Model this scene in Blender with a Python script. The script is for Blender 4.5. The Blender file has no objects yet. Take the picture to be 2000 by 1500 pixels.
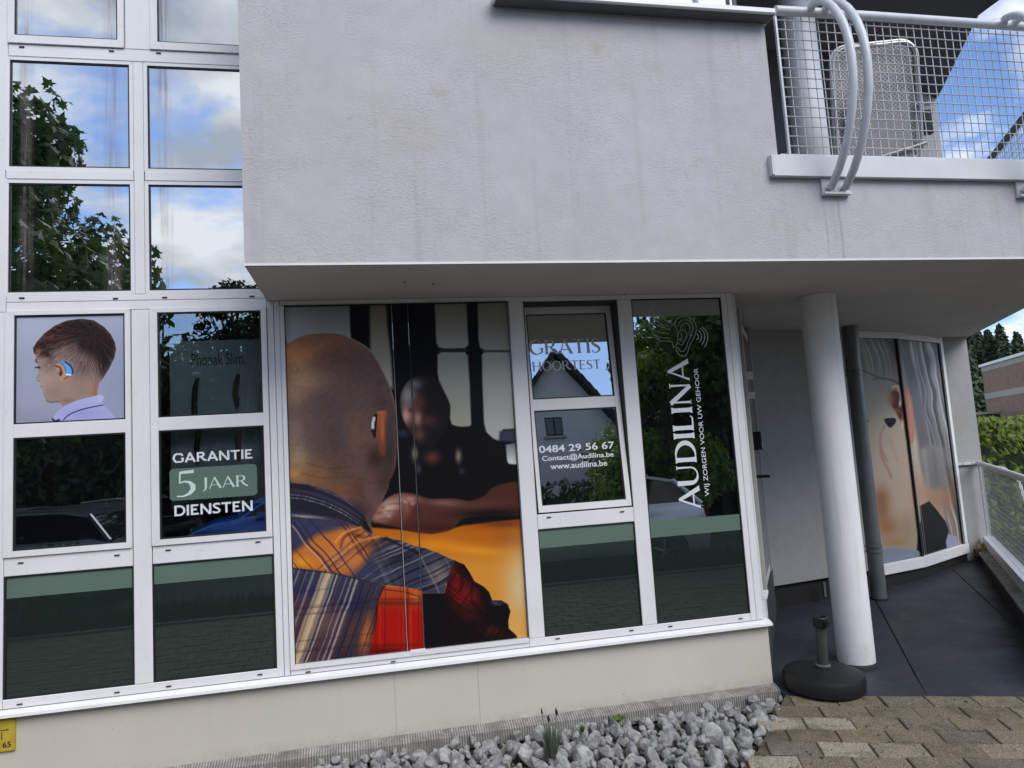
import bpy, bmesh, math, random
import numpy as np
from mathutils import Vector, Matrix
random.seed(11)
SC = bpy.context.scene
COL = SC.collection
# ------------------------------------------------------------------ camera
FPX = 1382.5
YAW, PITCH, ROLL = [math.radians(a) for a in (11.459, 5.777, -3.640)]
CAM = np.array([0.0, -4.4, 1.706])
def cam_axes():
    cy, sy, cp, sp, cr, sr = math.cos(YAW), math.sin(YAW), math.cos(PITCH), math.sin(PITCH), math.cos(ROLL), math.sin(ROLL)
    fwd = np.array([sy*cp, cy*cp, sp]); right = np.array([cy, -sy, 0.]); up = np.cross(right, fwd)
    return right*cr+up*sr, -right*sr+up*cr, fwd
RX, RU, RF = cam_axes()
cd = bpy.data.cameras.new('camera'); cam = bpy.data.objects.new('camera', cd); COL.objects.link(cam)
cd.sensor_width = 36; cd.lens = FPX*36/2000; cd.clip_start = .05; cd.clip_end = 500
m = Matrix.Identity(4)
for i in range(3):
    m[i][0] = RX[i]; m[i][1] = RU[i]; m[i][2] = -RF[i]; m[i][3] = CAM[i]
cam.matrix_world = m
SC.camera = cam
# ------------------------------------------------------------------ sky and sun
SUN_EL, SUN_AZ = math.radians(44), math.radians(24)     # azimuth measured from -Y (street side) towards +X
w = bpy.data.worlds.new('World'); SC.world = w; w.use_nodes = True
nt = w.node_tree; nt.nodes.clear()
def N(t, **k):
    n = nt.nodes.new(t)
    for a, b in k.items(): setattr(n, a, b)
    return n
out = N('ShaderNodeOutputWorld'); bg = N('ShaderNodeBackground'); bg.inputs['Strength'].default_value = .12
sky = N('ShaderNodeTexSky', sky_type='NISHITA'); sky.sun_disc = False
sky.sun_elevation = SUN_EL; sky.sun_rotation = math.radians(180)-SUN_AZ; sky.air_density = 1.1; sky.dust_density = .6; sky.ozone_density = 2.0
tc = N('ShaderNodeTexCoord')
sep = N('ShaderNodeSeparateXYZ'); nt.links.new(tc.outputs['Generated'], sep.inputs[0])
zz = N('ShaderNodeMath', operation='MAXIMUM'); nt.links.new(sep.outputs[2], zz.inputs[0]); zz.inputs[1].default_value = 0.0
zp = N('ShaderNodeMath', operation='ADD'); nt.links.new(zz.outputs[0], zp.inputs[0]); zp.inputs[1].default_value = .28
dv = N('ShaderNodeVectorMath', operation='DIVIDE'); cb = N('ShaderNodeCombineXYZ')
for i in range(3): nt.links.new(zp.outputs[0], cb.inputs[i])
nt.links.new(tc.outputs['Generated'], dv.inputs[0]); nt.links.new(cb.outputs[0], dv.inputs[1])
mp = N('ShaderNodeMapping'); mp.inputs['Location'].default_value = (7.3, 2.2, 1.4); nt.links.new(dv.outputs[0], mp.inputs[0])
n1 = N('ShaderNodeTexNoise'); n1.inputs['Scale'].default_value = 2.3; n1.inputs['Detail'].default_value = 9; n1.inputs['Roughness'].default_value = .56; n1.inputs['Distortion'].default_value = .25
n2 = N('ShaderNodeTexNoise'); n2.inputs['Scale'].default_value = 4.2; n2.inputs['Detail'].default_value = 7; n2.inputs['Roughness'].default_value = .5
nt.links.new(mp.outputs[0], n1.inputs['Vector']); nt.links.new(mp.outputs[0], n2.inputs['Vector'])
r1 = N('ShaderNodeValToRGB'); r1.color_ramp.elements[0].position = .455; r1.color_ramp.elements[1].position = .555
nt.links.new(n1.outputs[0], r1.inputs[0])
r2 = N('ShaderNodeValToRGB'); r2.color_ramp.elements[0].position = .36; r2.color_ramp.elements[1].position = .6
r2.color_ramp.elements[0].color = (2.9, 3.2, 3.7, 1); r2.color_ramp.elements[1].color = (6.1, 6.2, 6.35, 1)
nt.links.new(n2.outputs[0], r2.inputs[0])
mx = N('ShaderNodeMix', data_type='RGBA'); nt.links.new(r1.outputs[0], mx.inputs[0])
sk2 = N('ShaderNodeMix', data_type='RGBA', blend_type='MULTIPLY'); sk2.inputs[0].default_value = 1; sk2.inputs[7].default_value = (.66, .78, 1.0, 1)
nt.links.new(sky.outputs[0], sk2.inputs[6]); nt.links.new(sk2.outputs[2], mx.inputs[6]); nt.links.new(r2.outputs[0], mx.inputs[7])
nt.links.new(mx.outputs[2], bg.inputs[0]); nt.links.new(bg.outputs[0], out.inputs[0])
sd = bpy.data.lights.new('sun', 'SUN'); sd.energy = 1.5; sd.angle = math.radians(38); sd.color = (1, .96, .91)
so = bpy.data.objects.new('sun', sd); COL.objects.link(so)
dirv = Vector((math.sin(SUN_AZ)*math.cos(SUN_EL), -math.cos(SUN_AZ)*math.cos(SUN_EL), math.sin(SUN_EL)))
so.rotation_euler = dirv.to_track_quat('Z', 'Y').to_euler()
SC.view_settings.view_transform = 'Standard'; SC.view_settings.look = 'None'; SC.view_settings.exposure = .75; SC.view_settings.gamma = 1
SC.view_settings.use_curve_mapping = False
SC.cycles.max_bounces = 8; SC.cycles.transparent_max_bounces = 12; SC.cycles.glossy_bounces = 4; SC.cycles.diffuse_bounces = 3

# ------------------------------------------------------------------ helpers
def ray(px, py): return RX*(px-1000)/FPX - RU*(py-750)/FPX + RF
def at(px, py, Y=0.0):            # point of the vertical plane y=Y seen at that place of the 2000x1500 photograph
    d = ray(px, py); t = (Y-CAM[1])/d[1]; return Vector(CAM+d*t)
def atz(px, py, Z):
    d = ray(px, py); t = (Z-CAM[2])/d[2]; return Vector(CAM+d*t)
def project(P):                   # P (...,3) -> photo pixels
    v = P-CAM; dn = v@RF
    return 1000+FPX*(v@RX)/dn, 750-FPX*(v@RU)/dn

MATS = {}
def s2l(c):
    c = np.asarray(c, float)/255.
    return np.where(c <= .04045, c/12.92, ((c+.055)/1.055)**2.4)
class G:                          # tiny node helper
    def __init__(s, name):
        s.m = bpy.data.materials.new(name); s.m.use_nodes = True; s.t = s.m.node_tree; s.t.nodes.clear()
        s.o = s.n('ShaderNodeOutputMaterial'); MATS[name] = s.m
    def n(s, t, **k):
        x = s.t.nodes.new(t)
        for a, b in k.items(): setattr(x, a, b)
        return x
    def l(s, a, b): s.t.links.new(a, b)
    def pos(s): return s.n('ShaderNodeNewGeometry').outputs['Position']
    def objc(s): return s.n('ShaderNodeTexCoord').outputs['Object']
    def noise(s, vec, scale, detail=4, rough=.5, sc3=None):
        if sc3:
            q = s.n('ShaderNodeMapping'); q.inputs['Scale'].default_value = sc3; s.l(vec, q.inputs[0]); vec = q.outputs[0]
        x = s.n('ShaderNodeTexNoise'); x.inputs['Scale'].default_value = scale; x.inputs['Detail'].default_value = detail; x.inputs['Roughness'].default_value = rough
        s.l(vec, x.inputs['Vector']); return x.outputs[0]
    def ramp(s, v, p0, p1, c0=(0, 0, 0, 1), c1=(1, 1, 1, 1)):
        x = s.n('ShaderNodeValToRGB'); e = x.color_ramp.elements
        e[0].position = p0; e[1].position = p1; e[0].color = c0; e[1].color = c1; s.l(v, x.inputs[0]); return x.outputs[0]
    def mix(s, f, a, b, mode='MIX'):
        x = s.n('ShaderNodeMix', data_type='RGBA', blend_type=mode)
        for k, v in ((0, f), (6, a), (7, b)):
            if isinstance(v, (int, float)): x.inputs[k].default_value = v
            elif isinstance(v, tuple): x.inputs[k].default_value = (*v[:3], 1)
            else: s.l(v, x.inputs[k])
        return x.outputs[2]
    def math(s, op, a, b=0.0, c=None):
        x = s.n('ShaderNodeMath', operation=op)
        for k, v in enumerate((a, b, c)):
            if v is None: continue
            if isinstance(v, (int, float)): x.inputs[k].default_value = v
            else: s.l(v, x.inputs[k])
        return x.outputs[0]
    def bsdf(s, col, rough=.6, metal=0, spec=.5, bump=None, bstr=.3, bdist=.002, coat=0):
        b = s.n('ShaderNodeBsdfPrincipled')
        if isinstance(col, tuple): b.inputs['Base Color'].default_value = (*col[:3], 1)
        else: s.l(col, b.inputs['Base Color'])
        if isinstance(rough, (int, float)): b.inputs['Roughness'].default_value = rough
        else: s.l(rough, b.inputs['Roughness'])
        b.inputs['Metallic'].default_value = metal; b.inputs['Specular IOR Level'].default_value = spec; b.inputs['Coat Weight'].default_value = coat
        if bump is not None:
            u = s.n('ShaderNodeBump'); u.inputs['Strength'].default_value = bstr; u.inputs['Distance'].default_value = bdist
            s.l(bump, u.inputs['Height']); s.l(u.outputs[0], b.inputs['Normal'])
        s.l(b.outputs[0], s.o.inputs[0]); return b
def simple(name, col, rough=.6, var=.12, scale=6, metal=0, spec=.5, bstr=0, bscale=80, bdist=.002, rnd=0, coat=0, world=True):
    g = G(name); p = g.pos() if world else g.objc()
    f = g.noise(p, scale, 5, .6)
    lo = tuple(c*(1-var) for c in col); hi = tuple(min(1, c*(1+var)) for c in col)
    c = g.ramp(f, .3, .7, (*lo, 1), (*hi, 1))
    if rnd:
        oi = g.n('ShaderNodeObjectInfo').outputs['Random']
        c = g.mix(1.0, c, g.ramp(oi, 0, 1, (1-rnd, 1-rnd, 1-rnd, 1), (1+rnd*.6, 1+rnd*.6, 1+rnd*.6, 1)), 'MULTIPLY')
    bm = g.noise(p, bscale, 4, .6) if bstr else None
    g.bsdf(c, rough, metal, spec, bm, bstr, bdist, coat); return g.m

# mesh building
def obj(name, verts, faces, mat, parent=None, smooth=False):
    me = bpy.data.meshes.new(name); me.from_pydata([tuple(v) for v in verts], [], faces); me.update()
    if smooth:
        for p in me.polygons: p.use_smooth = True
    o = bpy.data.objects.new(name, me); COL.objects.link(o)
    if mat:
        for mm in (mat if isinstance(mat, (list, tuple)) else [mat]): me.materials.append(MATS[mm])
    if parent: o.parent = parent
    return o
def empty(name, loc=(0, 0, 0), **k):
    o = bpy.data.objects.new(name, None); COL.objects.link(o); o.location = loc; o.empty_display_size = .1
    for a, b in k.items(): o[a] = b
    return o
def tag(o, label=None, category=None, group=None, kind=None):
    if label: o['label'] = label
    if category: o['category'] = category
    if group: o['group'] = group
    if kind: o['kind'] = kind
    return o
class MB:
    def __init__(s): s.v = []; s.f = []
    def add(s, vs, fs):
        n = len(s.v); s.v += [tuple(v) for v in vs]; s.f += [tuple(i+n for i in f) for f in fs]; return s
    def box(s, x0, x1, y0, y1, z0, z1, c=0.0):
        if c <= 0:
            vs = [(x, y, z) for x in (x0, x1) for y in (y0, y1) for z in (z0, z1)]
            return s.add(vs, [(0, 1, 3, 2), (4, 6, 7, 5), (0, 4, 5, 1), (2, 3, 7, 6), (0, 2, 6, 4), (1, 5, 7, 3)])
        # box whose front (y0) edges are chamfered
        yb = y0+c
        vs = [(x0, y1, z0), (x1, y1, z0), (x1, y1, z1), (x0, y1, z1), (x0, yb, z0), (x1, yb, z0), (x1, yb, z1), (x0, yb, z1),
              (x0+c, y0, z0+c), (x1-c, y0, z0+c), (x1-c, y0, z1-c), (x0+c, y0, z1-c)]
        fs = [(3, 2, 1, 0), (8, 9, 10, 11)]
        for i in range(4):
            j = (i+1) % 4; fs += [(i, j, 4+j, 4+i), (4+i, 4+j, 8+j, 8+i)]
        return s.add(vs, fs)
    def prism(s, poly, axis, a, b):     # poly 2D; axis 'x','y','z' extrude from a to b
        n = len(poly)
        def P(p, t): return {'x': (t, p[0], p[1]), 'y': (p[0], t, p[1]), 'z': (p[0], p[1], t)}[axis]
        vs = [P(p, a) for p in poly]+[P(p, b) for p in poly]
        return s.add(vs, [tuple(range(n))[::-1], tuple(range(n, 2*n))]+[(i, (i+1) % n, n+(i+1) % n, n+i) for i in range(n)])
    def tube(s, pts, r, seg=8, cap=True, closed=False):
        pts = [Vector(p) for p in pts]; n = len(pts); rs = r if isinstance(r, (list, tuple)) else [r]*n
        prev = None; rings = []
        for i, p in enumerate(pts):
            if closed: t = (pts[(i+1) % n]-pts[i-1]).normalized()
            else: t = (pts[min(i+1, n-1)]-pts[max(i-1, 0)]).normalized()
            if prev is None:
                a = Vector((0, 0, 1)) if abs(t.z) < .9 else Vector((1, 0, 0)); u = t.cross(a).normalized()
            else:
                u = (prev-t*prev.dot(t)).normalized()
            prev = u; v = t.cross(u)
            rings.append([p+(u*math.cos(2*math.pi*k/seg)+v*math.sin(2*math.pi*k/seg))*rs[i] for k in range(seg)])
        vs = [q for r_ in rings for q in r_]; fs = []
        for i in range(n if closed else n-1):
            j = (i+1) % n
            for k in range(seg): fs.append((i*seg+k, i*seg+(k+1) % seg, j*seg+(k+1) % seg, j*seg+k))
        if cap and not closed: fs += [tuple(range(seg))[::-1], tuple(range((n-1)*seg, n*seg))]
        return s.add(vs, fs)
    def lathe(s, prof, cx, cy, seg=32):
        n = len(prof); vs = []
        for r_, z in prof: vs += [(cx+r_*math.cos(2*math.pi*k/seg), cy+r_*math.sin(2*math.pi*k/seg), z) for k in range(seg)]
        fs = [(i*seg+k, i*seg+(k+1) % seg, (i+1)*seg+(k+1) % seg, (i+1)*seg+k) for i in range(n-1) for k in range(seg)]
        fs += [tuple(range(seg))[::-1], tuple(range((n-1)*seg, n*seg))]
        return s.add(vs, fs)
    def build(s, name, mat, parent=None, smooth=False):
        o = obj(name, s.v, s.f, mat, parent, smooth)
        bm = bmesh.new(); bm.from_mesh(o.data); bmesh.ops.recalc_face_normals(bm, faces=bm.faces); bm.to_mesh(o.data); bm.free()
        if smooth:
            for p in o.data.polygons: p.use_smooth = True
            try: o.data.set_sharp_from_angle(angle=math.radians(40))
            except Exception: pass
        return o
def miter_frame(mb, x0, x1, z0, z1, w, yf, yb, gap=.0012):
    wl = w if isinstance(w, (list, tuple)) else (w, w, w, w)   # left,right,bottom,top
    X0, X1, Z0, Z1 = x0+wl[0], x1-wl[1], z0+wl[2], z1-wl[3]
    q = [[(x0, z0), (X0, Z0), (X0, Z1), (x0, z1)], [(x1, z0), (x1, z1), (X1, Z1), (X1, Z0)],
         [(x0, z0), (x1, z0), (X1, Z0), (X0, Z0)], [(x0, z1), (X0, Z1), (X1, Z1), (x1, z1)]]
    for i, p in enumerate(q):
        g = gap/2; pp = []
        for (x, z) in p:
            if i == 0: pp.append((x, z+(g if z < (z0+z1)/2 else -g)))
            elif i == 1: pp.append((x, z+(g if z < (z0+z1)/2 else -g)))
            else: pp.append((x+(g if x < (x0+x1)/2 else -g), z))
        mb.prism(pp, 'y', yf, yb)
# ------------------------------------------------------------------ materials
def stucco(name, base, stains=False):
    g = G(name); p = g.pos()
    f1 = g.noise(p, 1.3, 6, .6); f2 = g.noise(p, 9, 5, .65)
    c = g.ramp(f1, .3, .7, (*[b*.90 for b in base], 1), (*[b*1.06 for b in base], 1))
    c = g.mix(.35, c, g.ramp(f2, .35, .7, (*[b*.86 for b in base], 1), (*[b*1.1 for b in base], 1)))
    blot = g.ramp(g.noise(p, .9, 3, .5, (1, 1, 1.6)), .56, .68)
    c = g.mix(g.math('MULTIPLY', blot, .32), c, (base[0]*.92, base[1]*.84, base[2]*.72))
    spots = g.ramp(g.noise(p, 2.6, 4, .7), .67, .72)
    c = g.mix(g.math('MULTIPLY', spots, .3), c, (base[0]*.62, base[1]*.58, base[2]*.52))
    if stains:
        oc = g.ramp(g.noise(p, 3.1, 5, .75), .63, .70); c = g.mix(g.math('MULTIPLY', oc, .5), c, (base[0]*.86, base[1]*.76, base[2]*.58))
        dk = g.ramp(g.noise(p, 7, 6, .8), .66, .70); c = g.mix(g.math('MULTIPLY', dk, .4), c, (base[0]*.55, base[1]*.54, base[2]*.52))
        rn = g.ramp(g.noise(p, 2.2, 4, .6, (3, 3, .12)), .56, .70); c = g.mix(g.math('MULTIPLY', rn, .3), c, (base[0]*.62, base[1]*.6, base[2]*.56))
        sx = g.n('ShaderNodeSeparateXYZ'); g.l(p, sx.inputs[0])
        wob = g.math('MULTIPLY', g.math('SUBTRACT', g.noise(p, 4, 2), .5), .05)
        xx = g.math('ADD', sx.outputs[0], wob)
        low = g.math('MULTIPLY', g.math('LESS_THAN', sx.outputs[2], 3.13), g.ramp(g.noise(p, 30, 3, .5, (1, 1, .06)), .3, .6))
        for x0, wd, st in ((2.70, .012, .55), (2.80, .014, .55), (4.08, .03, .5), (2.75, .05, .15)):
            d = g.math('SUBTRACT', 1.0, g.math('MINIMUM', 1.0, g.math('DIVIDE', g.math('ABSOLUTE', g.math('SUBTRACT', xx, x0)), wd)))
            c = g.mix(g.math('MULTIPLY', g.math('MULTIPLY', d, low), st), c, (base[0]*.5, base[1]*.48, base[2]*.44))
    patch = g.ramp(g.noise(p, 2.2, 3, .6), .40, .62)
    h = g.math('ADD', g.math('MULTIPLY', patch, g.ramp(g.noise(p, 46, 4, .62, (1, 1, 1.7)), .52, .60)), g.math('MULTIPLY', g.noise(p, 150, 4, .7), .8))
    g.bsdf(c, .9, 0, .2, h, .45, .0032); return g.m
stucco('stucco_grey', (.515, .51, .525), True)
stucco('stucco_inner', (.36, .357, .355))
simple('soffit_paint', (.56, .545, .51), .85, .06, 2.0, bstr=.15, bscale=120)
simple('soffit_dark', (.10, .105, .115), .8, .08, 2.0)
def plinth():
    g = G('plinth_paint'); p = g.pos(); b = (.585, .55, .478)
    c = g.ramp(g.noise(p, .9, 5, .6), .3, .7, (b[0]*.93, b[1]*.93, b[2]*.90, 1), (b[0]*1.04, b[1]*1.04, b[2]*1.05, 1))
    sp = g.ramp(g.noise(p, 26, 2, .5), .745, .775); c = g.mix(g.math('MULTIPLY', sp, .7), c, (.25, .22, .18))
    sx = g.n('ShaderNodeSeparateXYZ'); g.l(p, sx.inputs[0])
    low = g.math('SUBTRACT', 1.0, g.math('MINIMUM', 1.0, g.math('DIVIDE', g.math('ABSOLUTE', g.math('SUBTRACT', sx.outputs[2], .10)), .09)))
    c = g.mix(g.math('MULTIPLY', g.math('MULTIPLY', low, g.ramp(g.noise(p, 9, 6, .8), .35, .65)), .7), c, (.30, .27, .21))
    sp2 = g.ramp(g.noise(p, 55, 3, .6), .66, .70); c = g.mix(g.math('MULTIPLY', g.math('MULTIPLY', sp2, low), .8), c, (.16, .13, .10))
    run = g.ramp(g.noise(p, 5, 3, .5, (2, 1, .04)), .62, .72); c = g.mix(g.math('MULTIPLY', run, .10), c, (.35, .33, .3))
    g.bsdf(c, .8, 0, .3, g.noise(p, 60, 4, .6), .12, .002)
plinth()
def frame_white():
    g = G('frame_white'); p = g.pos(); b = (.80, .80, .81)
    c = g.ramp(g.noise(p, 3, 4, .6), .3, .7, (b[0]*.94, b[1]*.94, b[2]*.93, 1), (b[0]*1.04, b[1]*1.04, b[2]*1.04, 1))
    d = g.ramp(g.noise(p, 12, 6, .8), .55, .70); c = g.mix(g.math('MULTIPLY', d, .22), c, (.42, .40, .36)); rn = g.ramp(g.noise(p, 9, 4, .7, (5, 1, .25)), .60, .70); c = g.mix(g.math('MULTIPLY', rn, .14), c, (.40, .37, .32))
    g.bsdf(c, .38, 0, .5, g.noise(p, 40, 2), .03, .001)
frame_white()
simple('sill_white', (.78, .78, .785), .35, .05, 5)
simple('gasket', (.010, .010, .014), .6, .1)
simple('gap_dark', (.05, .05, .055), .8, .1)
simple('void_dark', (.012, .012, .014), .9, .1)
simple('slot_black', (.008, .008, .01), .5, .05)
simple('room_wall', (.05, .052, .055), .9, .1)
simple('coat_white', (.66, .67, .69), .45, .05, 5)
simple('rail_white', (.60, .62, .65), .35, .10, 9, bstr=.05)
simple('wire_grey', (.52, .54, .57), .4, .08, 20)
def col_mat():
    g = G('column_white'); p = g.pos(); c = g.ramp(g.noise(p, 3, 5, .6), .3, .7, (.80, .80, .80, 1), (.87, .87, .875, 1))
    c = g.mix(g.math('MULTIPLY', g.ramp(g.noise(p, 8, 5, .7, (2.5, 2.5, .10)), .54, .68), .28), c, (.48, .46, .42))
    c = g.mix(g.math('MULTIPLY', g.ramp(g.noise(p, 30, 5, .8), .64, .69), .4), c, (.45, .43, .39))
    sx = g.n('ShaderNodeSeparateXYZ'); g.l(p, sx.inputs[0]); low = g.math('MAXIMUM', 0.0, g.math('SUBTRACT', 1.0, g.math('DIVIDE', sx.outputs[2], .42)))
    c = g.mix(g.math('MULTIPLY', g.math('MULTIPLY', low, g.ramp(g.noise(p, 14, 6, .8), .35, .65)), .6), c, (.34, .31, .26))
    g.bsdf(c, .55, 0, .4, g.noise(p, 30, 3), .06, .002)
col_mat()
def tile_mat():
    g = G('terrace_tile'); p = g.pos(); c = g.ramp(g.noise(p, 2.2, 6, .7), .3, .7, (.021, .0255, .034, 1), (.036, .042, .052, 1))
    c = g.mix(g.math('MULTIPLY', g.ramp(g.noise(p, 9, 6, .8, (.4, 2.2, 1)), .56, .68), .35), c, (.10, .10, .105))
    c = g.mix(g.math('MULTIPLY', g.ramp(g.noise(p, 70, 3, .6), .66, .72), .5), c, (.12, .115, .10))
    c = g.mix(g.math('MULTIPLY', g.ramp(g.noise(p, 14, 4, .7, (3, .25, 1)), .66, .69), .4), c, (.14, .14, .145))
    g.bsdf(c, g.ramp(g.noise(p, 5, 4, .6), .3, .7, (.42, .42, .42, 1), (.62, .62, .62, 1)), 0, .4, g.noise(p, 180, 3, .6), .25, .001)
tile_mat()
def rubber():
    g = G('rubber_black'); p = g.pos(); c = g.ramp(g.noise(p, 10, 5, .7), .3, .7, (.006, .0065, .008, 1), (.012, .0125, .014, 1))
    c = g.mix(g.math('MULTIPLY', g.ramp(g.noise(p, 24, 6, .8), .58, .68), .22), c, (.07, .066, .06)); g.bsdf(c, .5, 0, .4, g.noise(p, 90, 3), .25, .001)
rubber()
simple('post_grey', (.05, .052, .055), .45, .2, 20)
simple('zinc', (.16, .18, .185), .42, .16, 7, metal=.35, bstr=.05)
simple('bitumen', (.012, .012, .014), .7, .2, 5)
simple('soil', (.055, .045, .035), .95, .4, 14, bstr=.8, bscale=50, bdist=.01)
simple('wire_dull', (.30, .32, .32), .5, .1)
def paver(name, rnd=True):
    g = G(name); p = g.pos(); oi = g.n('ShaderNodeObjectInfo').outputs['Random']
    base = g.n('ShaderNodeValToRGB'); e = base.color_ramp.elements
    e[0].position = 0; e[0].color = (.15, .12, .092, 1); e[1].position = 1; e[1].color = (.32, .29, .235, 1)
    for q, c in ((.25, (.20, .17, .12)), (.5, (.16, .14, .122)), (.7, (.20, .172, .115)), (.88, (.215, .185, .14)), (.93, (.32, .29, .235))):
        x = e.new(q); x.color = (*c, 1)
    if rnd: g.l(oi, base.inputs[0])
    else: g.l(g.noise(p, 4, 3, .7), base.inputs[0])
    spk = g.ramp(g.noise(p, 120, 5, .8), .38, .64, (.35, .33, .31, 1), (1.75, 1.7, 1.6, 1))
    c = g.mix(1.0, base.outputs[0], spk, 'MULTIPLY')
    c = g.mix(g.math('MULTIPLY', g.ramp(g.noise(p, 60, 3, .6, (1, 1.4, 1)), .64, .70), .5), c, (.48, .45, .38))
    c = g.mix(g.math('MULTIPLY', g.ramp(g.noise(p, 6, 5, .7), .48, .62), .5), c, (.07, .068, .036))
    g.bsdf(c, .85, 0, .3, g.noise(p, 110, 4, .7), .7, .004)
paver('paver_stone'); paver('paver_far', False)
def stone(name='limestone', joined=False):
    g = G(name); p = g.objc(); oi = g.n('ShaderNodeObjectInfo').outputs['Random']
    if joined:
        q = g.n('ShaderNodeMapping'); q.inputs['Scale'].default_value = (22, 22, 22); g.l(p, q.inputs[0]); p = q.outputs[0]; oi = g.noise(p, .35, 1, .5)
    c = g.ramp(oi, 0, 1, (.12, .125, .13, 1), (.44, .435, .42, 1))
    c = g.mix(.55, c, g.ramp(g.noise(p, 1.6, 5, .65), .35, .65, (.11, .112, .115, 1), (.56, .55, .53, 1)))
    v = g.ramp(g.noise(p, 2.4, 6, .8, (1, 3.5, 1)), .56, .61); c = g.mix(g.math('MULTIPLY', v, .6), c, (.68, .67, .65))
    br = g.ramp(g.noise(p, .8, 3, .5), .66, .72); c = g.mix(g.math('MULTIPLY', br, .5), c, (.38, .29, .18))
    g.bsdf(c, .75, 0, .4, g.noise(p, 9, 5, .7), .5, .02)
stone(); stone('limestone_joined', True)
simple('strip_core', (.17, .165, .155), .8, .3, 14)
def strip():
    g = G('strip_grey'); p = g.pos()
    c = g.ramp(g.noise(p, 14, 5, .7), .3, .7, (.22, .21, .19, 1), (.46, .44, .40, 1))
    c = g.mix(g.math('MULTIPLY', g.ramp(g.noise(p, 5, 5, .75), .50, .62), .55), c, (.13, .115, .09))
    w_ = g.ramp(g.noise(p, 30, 4, .7), .66, .70); c = g.mix(g.math('MULTIPLY', w_, .7), c, (.66, .65, .62))
    g.bsdf(c, .8, 0, .3, g.noise(p, 60, 3), .2, .002)
strip()
def glass(name, R, base=(.004, .005, .006), streak=(), tint=None, transp=False, see=.75):
    g = G(name); p = g.pos()
    gl = g.n('ShaderNodeBsdfGlossy'); gl.inputs['Roughness'].default_value = 0.0
    gl.inputs['Color'].default_value = (*(tint or (1, 1, 1)), 1)
    if transp: df = g.n('ShaderNodeBsdfTransparent'); df.inputs[0].default_value = (see*.93, see*.98, see, 1)
    else: df = g.n('ShaderNodeBsdfDiffuse'); df.inputs[0].default_value = (*base, 1)
    # slight waviness of the panes
    bu = g.n('ShaderNodeBump'); bu.inputs['Strength'].default_value = .35; bu.inputs['Distance'].default_value = .0012
    g.l(g.noise(p, 1.6, 1, .4), bu.inputs['Height']); g.l(bu.outputs[0], gl.inputs['Normal'])
    ms = g.n('ShaderNodeMixShader'); g.l(df.outputs[0], ms.inputs[1]); g.l(gl.outputs[0], ms.inputs[2])
    fr = g.n('ShaderNodeFresnel'); fr.inputs[0].default_value = 1.5
    g.l(g.math('MINIMUM', 1.0, g.math('ADD', R-.04, fr.outputs[0])), ms.inputs[0])
    last = ms.outputs[0]
    if streak:
        sx = g.n('ShaderNodeSeparateXYZ'); g.l(p, sx.inputs[0])
        lines = g.ramp(g.noise(p, 60, 3, .6, (1, 1, .03)), .35, .62); brk = g.ramp(g.noise(p, 3, 3, .5), .3, .6)
        tot = None
        for x0, wd in streak:
            d = g.math('SUBTRACT', 1.0, g.math('MINIMUM', 1.0, g.math('DIVIDE', g.math('ABSOLUTE', g.math('SUBTRACT', sx.outputs[0], x0)), wd)))
            tot = d if tot is None else g.math('MAXIMUM', tot, d)
        dirt = g.n('ShaderNodeBsdfDiffuse'); dirt.inputs[0].default_value = (.22, .20, .20, 1)
        m2 = g.n('ShaderNodeMixShader')
        g.l(g.math('MULTIPLY', g.math('MULTIPLY', tot, lines), g.math('MULTIPLY', brk, .8)), m2.inputs[0])
        g.l(last, m2.inputs[1]); g.l(dirt.outputs[0], m2.inputs[2]); last = m2.outputs[0]
    g.l(last, g.o.inputs[0])
glass('glass_upper', .66, streak=((-1.44, .06), (-1.15, .055), (-1.90, .05)), tint=(.93, .97, 1))
glass('glass_lower', .43, tint=(.93, .98, 1))
glass('glass_film', .125, base=(.017, .024, .022), tint=(.80, 1, .95))
glass('glass_clear', .22, transp=True, see=.86)
glass('glass_side', .12, base=(.01, .011, .013))
simple('film_green', (.115, .178, .142), .35, .05, 4)
simple('letter_white', (.74, .77, .80), .5, .03)
simple('letter_grey', (.62, .62, .62), .5, .05)
simple('letter_mint', (.62, .72, .66), .5, .03)
simple('logo_line', (.50, .53, .52), .5, .05)
simple('ink_black', (.012, .013, .016), .5, .05)
simple('display_grey', (.50, .58, .60), .6, .08, 2)
simple('sign_yellow', (.50, .36, .035), .5, .15, 12)
simple('brick_tan', (.30, .20, .145), .85, .15, 3); simple('band_grey', (.42, .39, .33), .85, .08, 4)
simple('sign_blue', (.02, .06, .35), .4, .05)
simple('car_silver', (.72, .76, .80), .25, .03, metal=.5, coat=.6); simple('car_blue', (.05, .20, .75), .22, .05, metal=.2, coat=.8)
simple('car_black', (.012, .013, .016), .2, .1, coat=.8); simple('car_grey', (.10, .12, .14), .25, .1, metal=.4, coat=.6)
simple('car_glass', (.01, .012, .015), .05, .1); simple('tyre', (.015, .015, .016), .8, .1); simple('rim', (.45, .46, .48), .3, .1, metal=.8)
simple('lamp_red', (.10, .012, .012), .2, .1); simple('lamp_clear', (.6, .62, .65), .1, .1, metal=.4); simple('plate', (.7, .7, .68), .4, .03)
simple('render_white', (.62, .63, .64), .85, .06, 2); simple('roof_tile', (.035, .034, .036), .8, .2, 5); simple('window_blue', (.05, .07, .11), .1, .1)
simple('asphalt', (.05, .05, .052), .9, .15, 3, bstr=.3)
simple('kerb', (.12, .115, .105), .85, .1, 4)
simple('bark', (.09, .07, .05), .9, .3, 9, bstr=.6, bscale=25, bdist=.01)
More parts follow.
